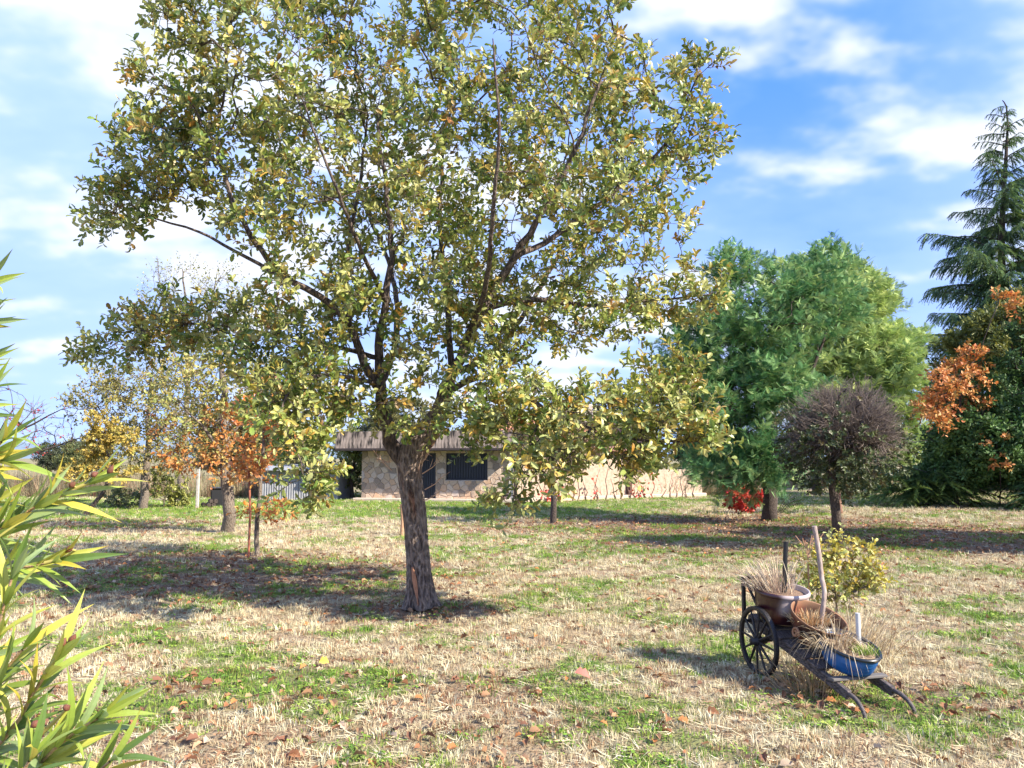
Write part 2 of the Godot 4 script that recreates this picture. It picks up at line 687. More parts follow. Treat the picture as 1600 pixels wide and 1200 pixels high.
func ground() -> void:
	var xs := []
	for x in steps(0.0, 24.0, 0.25, 1800.0):
		xs.append(x)
		if x > 0: xs.push_front(-x)
	var zs := steps(-6.0, 46.0, 0.22, 2600.0)
	var b := MB.new()
	var nx := xs.size()
	var straw := Color(0.32, 0.25, 0.165)
	var green := Color(0.13, 0.19, 0.035)
	var earth := Color(0.11, 0.066, 0.042)
	for z in zs:
		for x in xs:
			var near: bool = absf(x) < 40.0 and z < 60.0
			var y := gh(x, -z) if near else 0.0
			b.v.append(Vector3(x, y, -z))
			if near:
				b.n.append(Vector3(gh(x - 0.2, -z) - gh(x + 0.2, -z), 0.4, gh(x, -z - 0.2) - gh(x, -z + 0.2)).normalized())
				var c := straw.lerp(green, smoothstep(0.45, 0.85, green_at(x, -z)) * 0.8)
				b.c.append(c.lerp(earth, litter_at(x, -z) * 0.75))
			else:
				b.n.append(UP)
				b.c.append(straw.lerp(green, 0.35))
	for k in zs.size() - 1:
		for j in nx - 1:
			var a := k * nx + j
			b.i.append_array([a, a + nx, a + 1, a + 1, a + nx, a + nx + 1])
	var m := grained(Color(0.55, 0.5, 0.45), Color(1.25, 1.2, 1.15), Vector3(1.3, 1.3, 1.3), 0.95, 0.03, FastNoiseLite.TYPE_SIMPLEX, 2.0, 4, -1, true)
	tag(put("ground", b.mesh(), m), "", "", "", "structure")

	var r := RandomNumberGenerator.new()
	r.seed = 77
	# one tuft: a few narrow bent blades
	var tuft := []
	for q in 4:
		var tb := MB.new()
		for k in 11:
			var ang := r.randf() * TAU
			var at := Vector3(cos(ang), 0, sin(ang)) * r.randf() * 0.045
			var lean := Vector3(cos(ang + r.randf_range(-1, 1)), 0, sin(ang + r.randf_range(-1, 1))) * r.randf_range(0.0, 0.55)
			var hh := r.randf_range(0.5, 1.1)
			var w := Vector3(-sin(ang * 2.3), 0, cos(ang * 2.3)) * r.randf_range(0.030, 0.048) * 0.075
			var mid := at + (UP + lean * 0.5) * hh * 0.037
			var top := at + (UP + lean * 1.2) * hh * 0.066
			tb.col = Color.WHITE * r.randf_range(0.8, 1.1)
			tb.poly([at - w, at + w, mid + w * 0.8, mid - w * 0.8], w.cross(UP))
			tb.poly([mid - w * 0.8, mid + w * 0.8, top], w.cross(UP))
		tuft.append(tb.mesh())
	var thatch := []
	for q in 2:
		var tb := MB.new()
		for k in 13:
			var ang := r.randf() * TAU
			var at := Vector3(cos(ang * 3.1), 0, sin(ang * 3.1)) * r.randf() * 0.07 + UP * r.randf_range(0.004, 0.02)
			var d := Vector3(cos(ang), r.randf_range(-0.05, 0.3), sin(ang)) * r.randf_range(0.05, 0.12)
			var w := Vector3(-sin(ang), 0.3, cos(ang)) * r.randf_range(0.0018, 0.0034)
			tb.col = Color.WHITE * r.randf_range(0.65, 1.15)
			tb.poly([at - w, at + w, at + d * 0.6 + w, at + d * 0.6 - w], UP)
			tb.poly([at + d * 0.6 - w, at + d * 0.6 + w, at + d + UP * 0.004], UP)
		thatch.append(tb.mesh())
	var clover := MB.new()
	for k in 12:
		var ang := r.randf() * TAU
		var at := Vector3(cos(ang), 0, sin(ang)) * r.randf() * 0.065 + UP * r.randf_range(0.012, 0.04)
		var q := rv(r) * 0.4
		var x := Vector3(cos(ang), q.x, sin(ang)).normalized() * r.randf_range(0.007, 0.013)
		var y := Vector3(-sin(ang), q.y, cos(ang)).normalized() * r.randf_range(0.006, 0.011)
		clover.col = Color.WHITE * r.randf_range(0.75, 1.15)
		clover.poly([at - x, at - y, at + x, at + y], UP)
	var straw_pal := [[Color(0.63, 0.56, 0.36), 5.0], [Color(0.56, 0.46, 0.29), 3.0], [Color(0.70, 0.66, 0.47), 3.2], [Color(0.38, 0.24, 0.14), 2.0]]
	var green_pal := [[Color(0.19, 0.33, 0.045), 4.0], [Color(0.32, 0.42, 0.08), 3.0], [Color(0.11, 0.22, 0.035), 2.0]]
	var earth_pal := [[Color(0.28, 0.145, 0.08), 3.0], [Color(0.38, 0.23, 0.13), 2.0], [Color(0.19, 0.095, 0.06), 2.0]]
	var sets := [[[], []], [[], []], [[], []], [[], []], [[], []], [[], []]]
	var sg := [[[], []], [[], []]]
	var cl := [[], []]
	for band in [[1.6, 4.2, 300.0, 0.9], [4.2, 8.0, 560.0, 0.95], [8.0, 13.0, 330.0, 1.05], [13.0, 22.0, 140.0, 1.3], [22.0, 42.0, 50.0, 1.7]]:
		var d0: float = band[0]
		var d1: float = band[1]
		var wide := 0.80
		var cnt := int(band[2] * wide * (d1 * d1 - d0 * d0))
		for k in cnt:
			var d := sqrt(lerpf(d0 * d0, d1 * d1, r.randf()))
			var x := r.randf_range(-1, 1) * (d * wide + 0.8)
			var z := -d
			var g := green_at(x, z)
			var l := litter_at(x, z)
			var bare := nz2.get_noise_2d(x * 4.2, z * 4.2 + 90.0)
			if bare < -0.28 - r.randf() * 0.2 and r.randf() < 0.7:
				continue
			var s: float = band[3] * r.randf_range(0.4, 1.25) * (1.0 + 0.5 * nz.get_noise_2d(x * 6.0, z * 6.0))
			var p := Vector3(x, gh(x, z) - 0.004, z)
			if r.randf() < smoothstep(0.28, 1.05, g) * 0.9:
				if r.randf() < 0.35 and d < 15.0 and g > 0.45:
					cl[0].append(Transform3D(Basis(UP, r.randf() * TAU).scaled(Vector3.ONE * s * 1.15), p))
					cl[1].append(pick(r, green_pal))
				else:
					var q := r.randi() % 2
					sg[q][0].append(Transform3D(Basis(UP, r.randf() * TAU).scaled(Vector3(1, 0.8, 1) * s), p))
					sg[q][1].append(pick(r, green_pal))
			else:
				if r.randf() < l * 0.55:
					continue
				var q := r.randi() % 6
				var c := pick(r, earth_pal) if r.randf() < l * 0.8 else pick(r, straw_pal)
				sets[q][0].append(Transform3D(Basis(UP, r.randf() * TAU).scaled(Vector3(1, 1.0 - 0.45 * l, 1) * s), p))
				sets[q][1].append(c)
	var gm := tinted(0.75, 0.35, 0.35)
	var dry := thing("dry_grass", "", "")
	tag(dry, "short straw coloured dry grass stubble all over the lawn", "grass", "", "stuff")
	for q in 4: many("tufts", tuft[q], gm, sets[q][0], sets[q][1], dry)
	for q in 2: many("thatch", thatch[q], gm, sets[q + 4][0], sets[q + 4][1], dry)
	var gr := thing("green_grass", "", "")
	tag(gr, "fresh green grass growing in patches through the dry lawn", "grass", "", "stuff")
	for q in 2: many("tufts", tuft[q + 1], gm, sg[q][0], sg[q][1], gr)
	tag(many("clover", clover.mesh(), gm, cl[0], cl[1]), "low green clover patches between the straw stubble", "clover")

	# fallen leaves, curled
	var lb := leaf_mesh([0.02, 0.2, 0.33, 0.24, 0.36, 0.2, 0.03], 0.75, 0.35, 0.85)
	var xf := []
	var cols := []
	var pal := [[Color(0.27, 0.12, 0.055), 4.0], [Color(0.34, 0.19, 0.10), 3.0], [Color(0.18, 0.08, 0.045), 3.0], [Color(0.42, 0.25, 0.14), 2.0], [Color(0.40, 0.16, 0.05), 1.5], [Color(0.46, 0.35, 0.25), 1.5]]
	for k in 26000:
		var d := sqrt(lerpf(6.0, 900.0, pow(r.randf(), 1.5)))
		var x := r.randf_range(-1, 1) * (d * 0.72 + 0.4)
		if r.randf() > 0.10 + litter_at(x, -d) * 0.9:
			continue
		xf.append(leaf_xf(Vector3(x, gh(x, -d) + r.randf_range(0.012, 0.05), -d), Vector3(cos(k * 2.4), r.randf_range(-0.3, 0.4), sin(k * 2.4)), UP + rv(r) * 0.7, r.randf_range(0.045, 0.092)))
		cols.append(pick(r, pal))
	tag(many("fallen_leaves", lb, tinted(0.8, 0.2), xf, cols), "brown and orange fallen oak leaves scattered over the lawn", "fallen leaves")
	var big := matte(Color(0.42, 0.15, 0.11), 0.7)
	var one := put("fallen_leaf", lb, big)
	one.transform = leaf_xf(onground(Vector3(0.542, 0, -6.862)) + UP * 0.055, Vector3(1, 0.05, 0.35), Vector3(0.05, 1.0, 0.35), 0.13, 1.25)
	tag(one, "big pale pink fallen leaf lying alone in the stubble between oak and cart", "fallen leaf")
	one = put("fallen_leaf", lb, matte(Color(0.75, 0.55, 0.08), 0.7))
	one.transform = leaf_xf(onground(Vector3(-1.757, 0, -7.23)) + UP * 0.05, Vector3(1, 0.2, 0.5), Vector3(0.1, 0.8, 0.7), 0.09, 1.3)
	tag(one, "small bright yellow fallen leaf in the stubble left of the oak trunk", "fallen leaf")


# ---------------------------------------------------------------- house
func stone_pieces(wall: Node3D, w: float, h: float, cell: float, holes: Array, mats: Array, sd: int) -> void:
	var r := RandomNumberGenerator.new()
	r.seed = sd
	var seeds := []
	var nx := int(w / cell)
	var ny := int(h / cell / 0.85)
	for j in ny:
		for i in nx:
			seeds.append(Vector2((i + 0.5 + (0.25 if j % 2 else -0.25) + r.randf_range(-0.38, 0.38)) * w / nx, (j + 0.5 + r.randf_range(-0.36, 0.36)) * h / ny))
	for k in seeds.size():
		var c: Vector2 = seeds[k]
		var poly := PackedVector2Array([Vector2(0, 0), Vector2(w, 0), Vector2(w, h), Vector2(0, h)])
		for q in seeds.size():
			if q == k or c.distance_to(seeds[q]) > cell * 2.6:
				continue
			var n: Vector2 = (seeds[q] - c).normalized()
			var mid: float = ((seeds[q] + c) * 0.5).dot(n) - 0.007
			var next := PackedVector2Array()
			for e in poly.size():
				var a := poly[e]
				var b := poly[(e + 1) % poly.size()]
				var da := a.dot(n) - mid
				var db := b.dot(n) - mid
				if da <= 0: next.append(a)
				if da * db < 0: next.append(a.lerp(b, da / (da - db)))
			poly = next
			if poly.size() < 3: break
		if poly.size() < 3: continue
		var pieces := [poly]
		for hole in holes:
			var more := []
			for p in pieces:
				for s in Geometry2D.clip_polygons(p, hole):
					if not Geometry2D.is_polygon_clockwise(s): more.append(s)
			pieces = more
		for p in pieces:
			if p.size() < 3: continue
			var mid := Vector2.ZERO
			for q in p: mid += q / p.size()
			var dep := r.randf_range(0.010, 0.034)
			var b := MB.new()
			var tri := Geometry2D.triangulate_polygon(p)
			if tri.is_empty(): continue
			var inner := PackedVector2Array()
			for q in p: inner.append(mid + (q - mid) * 0.9)
			var at := 0
			for e in range(0, tri.size(), 3):
				var f := []
				for d in 3:
					var q := inner[tri[e + d]] - mid
					f.append(Vector3(q.x, q.y, dep + (0.01 if (tri[e + d] + k) % 2 else 0.0)))
				b.poly(f, Vector3.BACK)
			for e in p.size():
				var q0: Vector2 = p[e] - mid
				var q1: Vector2 = p[(e + 1) % p.size()] - mid
				var i0 := inner[e] - mid
				var i1 := inner[(e + 1) % p.size()] - mid
				var z0 := dep + (0.01 if (e + k) % 2 else 0.0)
				var z1 := dep + (0.01 if ((e + 1) % p.size() + k) % 2 else 0.0)
				b.poly([Vector3(q0.x, q0.y, -0.005), Vector3(q1.x, q1.y, -0.005), Vector3(i1.x, i1.y, z1), Vector3(i0.x, i0.y, z0)], Vector3((q0 + q1).x, (q0 + q1).y, 0.1))
			var o := put("stone", b.mesh(false), mats[r.randi() % mats.size()], wall)
			o.position = Vector3(mid.x, mid.y, 0)


func rect(x0: float, y0: float, x1: float, y1: float) -> PackedVector2Array:
	return PackedVector2Array([Vector2(x0, y0), Vector2(x1, y0), Vector2(x1, y1), Vector2(x0, y1)])


func house() -> void:
	var w := 6.8
	var h := thing("stone_house", "low stone house with dark shutters under a weathered grey roof skirt, behind the oak trunk", "house", Vector3(-6.75, 0, -34.8), -0.2)
	var mortar := grained(Color(0.46, 0.36, 0.28), Color(0.60, 0.49, 0.39), Vector3.ONE * 0.7, 0.95, 0.03, FastNoiseLite.TYPE_SIMPLEX, 1.5, 21)
	var b := MB.new()
	# wall pieces round the openings, 0.3 m thick, then the sides and the back
	var top := 2.2
	var open := [[2.62, 0.0, 3.46, 2.1], [3.92, 0.92, 5.80, 2.1]]
	b.box(Transform3D(Basis(), Vector3(1.31, top / 2, -0.15)), Vector3(2.62, top, 0.3))
	b.box(Transform3D(Basis(), Vector3(3.69, top / 2, -0.15)), Vector3(0.46, top, 0.3))
	b.box(Transform3D(Basis(), Vector3(4.86, 0.46, -0.15)), Vector3(1.88, 0.92, 0.3))
	b.box(Transform3D(Basis(), Vector3(6.30, top / 2, -0.15)), Vector3(1.0, top, 0.3))
	b.box(Transform3D(Basis(), Vector3(3.04, 2.15, -0.15)), Vector3(0.84, 0.1, 0.3))
	b.box(Transform3D(Basis(), Vector3(4.86, 2.15, -0.15)), Vector3(1.88, 0.1, 0.3))
	b.box(Transform3D(Basis(), Vector3(0.15, top / 2, -2.65)), Vector3(0.3, top, 4.7))
	b.box(Transform3D(Basis(), Vector3(w - 0.15, top / 2, -2.65)), Vector3(0.3, top, 4.7))
	b.box(Transform3D(Basis(), Vector3(w / 2, top / 2, -5.15)), Vector3(w, top, 0.3))
	var wall := put("front_wall", b.mesh(false), mortar, h)
	var stones := []
	for c in [Color(0.58, 0.44, 0.33), Color(0.54, 0.40, 0.29), Color(0.62, 0.49, 0.38), Color(0.44, 0.33, 0.25), Color(0.58, 0.39, 0.26), Color(0.31, 0.24, 0.19), Color(0.56, 0.46, 0.39)]:
		stones.append(grained(c * 0.8, c * 1.15, Vector3.ONE * 1.5, 0.9, 0.03, FastNoiseLite.TYPE_SIMPLEX, 0.6, 22))
	stone_pieces(wall, w - 0.12, top, 0.28, [rect(2.60, -1, 3.48, 2.11), rect(3.90, 0.90, 5.82, 2.11)], stones, 5)
	b = MB.new()
	b.box(Transform3D(Basis(), Vector3(w / 2, 0.05, 0.16)), Vector3(w + 0.5, 0.13, 0.5), 0.02)
	put("plinth", b.mesh(false), matte(Color(0.5, 0.42, 0.34)), h)
	b = MB.new()
	b.box(Transform3D(Basis(), Vector3(w + 0.07, 1.1, 0.02)), Vector3(0.18, 2.2, 0.2), 0.01)
	put("corner_post", b.mesh(false), matte(Color(0.62, 0.56, 0.48)), h)
	b = MB.new()
	b.tube(PackedVector3Array([Vector3(w + 0.26, 0.0, 0.12), Vector3(w + 0.26, 2.25, 0.12)]), PackedFloat32Array([0.07, 0.07]), 10)
	put("downpipe", b.mesh(false), matte(Color(0.06, 0.035, 0.03), 0.6), h)
	# shutters of upright slats
	var iron := matte(Color(0.018, 0.021, 0.035), 0.45)
	var frame := matte(Color(0.03, 0.03, 0.04), 0.5)
	for s in [["door", 2.62, 0.06, 3.46, 2.1, 7], ["window", 3.92, 0.92, 5.80, 2.1, 15]]:
		var x0: float = s[1]
		var y0: float = s[2]
		var x1: float = s[3]
		var y1: float = s[4]
		b = MB.new()
		b.box(Transform3D(Basis(), Vector3((x0 + x1) / 2, (y0 + y1) / 2, -0.16)), Vector3(x1 - x0 - 0.01, y1 - y0, 0.02))
		for e in [x0 + 0.025, x1 - 0.025]:
			b.box(Transform3D(Basis(), Vector3(e, (y0 + y1) / 2, -0.1)), Vector3(0.05, y1 - y0, 0.1), 0.005)
		for e in [y0 + 0.025, y1 - 0.025]:
			b.box(Transform3D(Basis(), Vector3((x0 + x1) / 2, e, -0.097)), Vector3(x1 - x0 - 0.1, 0.05, 0.09), 0.005)
		var leafd := put(s[0], b.mesh(false), frame, h)
		var pitch: float = (x1 - x0 - 0.1) / s[5]
		b = MB.new()
		b.box(Transform3D(), Vector3(pitch * 0.78, y1 - y0 - 0.1, 0.03), 0.012)
		var sl := b.mesh(false)
		for k in s[5]:
			var o := put("slat", sl, iron, leafd)
			o.position = Vector3(x0 + 0.05 + pitch * (k + 0.5), (y0 + y1) / 2, -0.13)
		if s[0] == "door":
			b = MB.new()
			b.tube(PackedVector3Array([Vector3(x0 + 0.14, 1.05, -0.1), Vector3(x0 + 0.14, 1.05, -0.04), Vector3(x0 + 0.26, 1.05, -0.03)]), PackedFloat32Array([0.014, 0.014, 0.012]), 6)
			put("handle", b.mesh(false), matte(Color(0.3, 0.3, 0.3), 0.35), leafd)
	# roof: a deck with a steep skirt of stained fibre cement boards over a dark eaves beam
	b = MB.new()
	b.box(Transform3D(Basis(), Vector3(w / 2 - 0.2, 2.255, -2.45)), Vector3(w + 1.5, 0.11, 6.6), 0.01)
	var roof := put("roof", b.mesh(false), matte(Color(0.04, 0.03, 0.03)), h)
	b = MB.new()
	b.box(Transform3D(Basis(), Vector3(w / 2 - 0.2, 2.95, -2.6)), Vector3(w + 1.1, 0.08, 5.9), 0.01)
	put("roof_deck", b.mesh(false), matte(Color(0.25, 0.22, 0.2)), roof)
	var skirt := []
	for q in 3:
		skirt.append(grained(Color(0.0, 0.0, 0.0), Color(0.40, 0.32, 0.27), Vector3(0.5, 0.12, 0.5), 0.9, 0.02, FastNoiseLite.TYPE_SIMPLEX, 0.3, 31 + q))
	var r := RandomNumberGenerator.new()
	r.seed = 12
	var cnt := 17
	var bw := (w + 1.5) / cnt
	b = MB.new()
	b.box(Transform3D(), Vector3(bw - 0.006, 0.80, 0.035), 0.004)
	var board := b.mesh(false)
	for k in cnt:
		var o := put("roof_board", board, skirt[k % 3], roof)
		o.position = Vector3(-0.95 + bw * (k + 0.5), 2.66 + r.randf_range(-0.012, 0.012), 0.79 - 0.06)
		o.rotation.x = -0.16
	b = MB.new()
	b.box(Transform3D(), Vector3(0.6 - 0.015, 0.80, 0.035), 0.008)
	board = b.mesh(false)
	for e in [[-0.93, -1.0], [w + 0.53, 1.0]]:
		for k in 10:
			var o := put("roof_board", board, skirt[(k + 1) % 3], roof)
			o.position = Vector3(e[0] - e[1] * 0.02, 2.66, 0.45 - 0.6 * k)
			o.rotation = Vector3(0, PI / 2, 0)
			o.rotate_object_local(Vector3.RIGHT, -0.16 * e[1])

	# rendered garden wall that runs back from the corner of the house
	var p0 := Vector3(0.12, 0, -33.3)
	var p1 := Vector3(9.3, 0, -38.2)
	var dirw := (p1 - p0).normalized()
	var yaw := atan2(-dirw.z, dirw.x)
	var gw := thing("garden_wall", "pale pink rendered garden wall with dry vine stems, right of the stone house", "wall", p0, yaw)
	var render_mat := grained(Color(0.36, 0.265, 0.20), Color(0.52, 0.41, 0.32), Vector3.ONE * 0.45, 0.95, 0.02, FastNoiseLite.TYPE_SIMPLEX, 0.8, 41)
	b = MB.new()
	b.box(Transform3D(Basis(), Vector3(3.0, 1.1, -0.15)), Vector3(5.8, 2.2, 0.3), 0.02)
	put("tall_wall", b.mesh(false), render_mat, gw)
	b = MB.new()
	b.box(Transform3D(Basis(), Vector3(8.35, 0.66, -0.15)), Vector3(4.3, 1.32, 0.3), 0.02)
	put("low_wall", b.mesh(false), render_mat, gw)
	b = MB.new()
	b.box(Transform3D(Basis(), Vector3(5.2, 0.09, 0.22)), Vector3(10.4, 0.2, 0.44), 0.03)
	put("kerb", b.mesh(false), matte(Color(0.5, 0.40, 0.32)), gw)
	b = MB.new()
	b.box(Transform3D(Basis(Vector3.RIGHT, 0.2), Vector3(3.0, 2.3, -0.1)), Vector3(6.1, 0.08, 0.9), 0.02)
	put("coping", b.mesh(false), matte(Color(0.24, 0.12, 0.08)), gw)
	# a doorway of dark boards in the wall
	b = MB.new()
	b.box(Transform3D(Basis(), Vector3(6.02, 1.12, 0.03)), Vector3(0.22, 2.24, 0.22), 0.01)
	put("gate_post", b.mesh(false), matte(Color(0.10, 0.045, 0.035)), gw)
	var plank := MB.new()
	plank.box(Transform3D(), Vector3(0.105, 1.0, 0.04), 0.006)
	var pm := plank.mesh(false)
	for k in 6:
		var o := put("board", pm, matte(Color(0.11, 0.07, 0.06)), gw)
		o.position = Vector3(6.2 + k * 0.113, 1.72, 0.02)
	# vine stems and their last red leaves
	var v := thing("climbing_vine", "bare climbing vine with a few red leaves on the pale garden wall", "vine", p0 + Vector3(0.2, 0, 0.3), yaw)
	var xf := []
	var cols := []
	var stem_m := matte(Color(0.16, 0.10, 0.08))
	for k in 24:
		var x := 0.5 + k * 0.39 + r.randf_range(-0.15, 0.15)
		var hh := r.randf_range(0.7, 1.9) if x < 5.6 else r.randf_range(0.6, 1.2)
		var pts := PackedVector3Array()
		var rr := PackedFloat32Array()
		var xx := x
		for q in 7:
			pts.append(Vector3(xx, hh * q / 6.0, 0.08 + r.randf() * 0.05))
			rr.append(lerpf(0.03, 0.008, q / 6.0))
			xx += r.randf_range(-0.12, 0.12)
		var sb := MB.new()
		sb.tube(pts, rr, 5)
		put("stem", sb.mesh(false), stem_m, v)
		if k in [1, 2, 3, 4, 8, 14, 15, 16, 17]:
			for q in 14:
				xf.append(leaf_xf(pts[r.randi() % (7 if k > 7 else 3)] + rv(r) * 0.16 + Vector3(0, 0.05, 0.12), rv(r) - UP * 0.4, Vector3(0, 0.4, 1) + rv(r) * 0.6, r.randf_range(0.09, 0.16)))
				cols.append(pick(r, [[Color(0.42, 0.03, 0.025), 3.0], [Color(0.5, 0.09, 0.04), 2.0], [Color(0.35, 0.10, 0.08), 1.0]]))
	many("leaves", leaf_mesh([0.02, 0.34, 0.4, 0.25, 0.02], 0.2, 0.2), tinted(0.6, 0.3), xf, cols, v)

	# the farmhouse that shows through the boughs
	var f := thing("farmhouse", "cream farmhouse with a red tiled roof half hidden by the oak boughs", "house", Vector3(-1.6, 0, -44.0), -0.12)
	var cream := grained(Color(0.60, 0.50, 0.40), Color(0.70, 0.62, 0.52), Vector3.ONE * 0.4, 0.95, 0.02, FastNoiseLite.TYPE_SIMPLEX, 0.5, 51)
	b = MB.new()
	b.box(Transform3D(Basis(), Vector3(4.3, 1.35, -3.0)), Vector3(8.6, 2.7, 6.0))
	for x in [0.0, 8.6]:
		b.poly([Vector3(x, 2.7, 0), Vector3(x, 2.7, -6), Vector3(x, 4.2, -3)], Vector3(x - 4.3, 0, 0))
	put("wall", b.mesh(false), cream, f)
	b = MB.new()
	for s in [[0.3, 0.0], [-6.3, -6.0]]:
		b.poly([Vector3(-0.3, 2.62, s[0]), Vector3(8.9, 2.62, s[0]), Vector3(8.9, 4.25, -3), Vector3(-0.3, 4.25, -3)], UP)
	var fr := put("roof", b.mesh(false), matte(Color(0.38, 0.17, 0.10)), f)
	b = MB.new()
	var slope := (Vector3(0, 4.25, -3) - Vector3(0, 2.62, 0.3))
	for k in 42:
		var x := -0.25 + k * 0.22
		b.tube(PackedVector3Array([Vector3(x, 2.66, 0.34), Vector3(x, 2.66, 0.34) + slope]), PackedFloat32Array([0.075, 0.075]), 7)
	put("tile_rows", b.mesh(false), grained(Color(0.30, 0.12, 0.07), Color(0.52, 0.27, 0.16), Vector3(0.8, 3, 3), 0.9, 0.03, FastNoiseLite.TYPE_SIMPLEX, 0.5, 52), fr, "stuff")
	b = MB.new()
	b.box(Transform3D(Basis(), Vector3(5.8, 4.3, -2.4)), Vector3(0.7, 1.5, 0.7), 0.03)
	put("chimney", b.mesh(false), cream, fr)
	for x in [1.6, 4.2, 6.8]:
		b = MB.new()
		b.box(Transform3D(Basis(), Vector3(x, 1.5, 0.01)), Vector3(0.9, 1.1, 0.08), 0.01)
		put("window", b.mesh(false), matte(Color(0.05, 0.03, 0.03), 0.4), f)


# ---------------------------------------------------------------- far things
func cluster(r: RandomNumberGenerator, cnt: int, size: float, half: Array) -> ArrayMesh:
	var b := MB.new()
	var m := half.size()
	for k in cnt:
		var p := rv(r) * pow(r.randf(), 0.5) * 0.42
		var t := leaf_xf(p, rv(r) + p * 1.6, rv(r) + UP * 0.6, size * r.randf_range(0.7, 1.2))
		b.col = Color.WHITE * r.randf_range(0.72, 1.2)
		for q in m - 1:
			var t0 := float(q) / (m - 1)
			var t1 := float(q + 1) / (m - 1)
			b.poly([t * Vector3(-half[q], t0, 0), t * Vector3(half[q], t0, 0), t * Vector3(half[q + 1], t1, -0.12 * t1), t * Vector3(-half[q + 1], t1, -0.12 * t1)], t.basis.z)
	return b.mesh()


var oval := [0.03, 0.22, 0.2, 0.02]
var clump: ArrayMesh
var clump_fine: ArrayMesh
var clump_mat: StandardMaterial3D
var bark_grey: StandardMaterial3D
var bark_dark: StandardMaterial3D


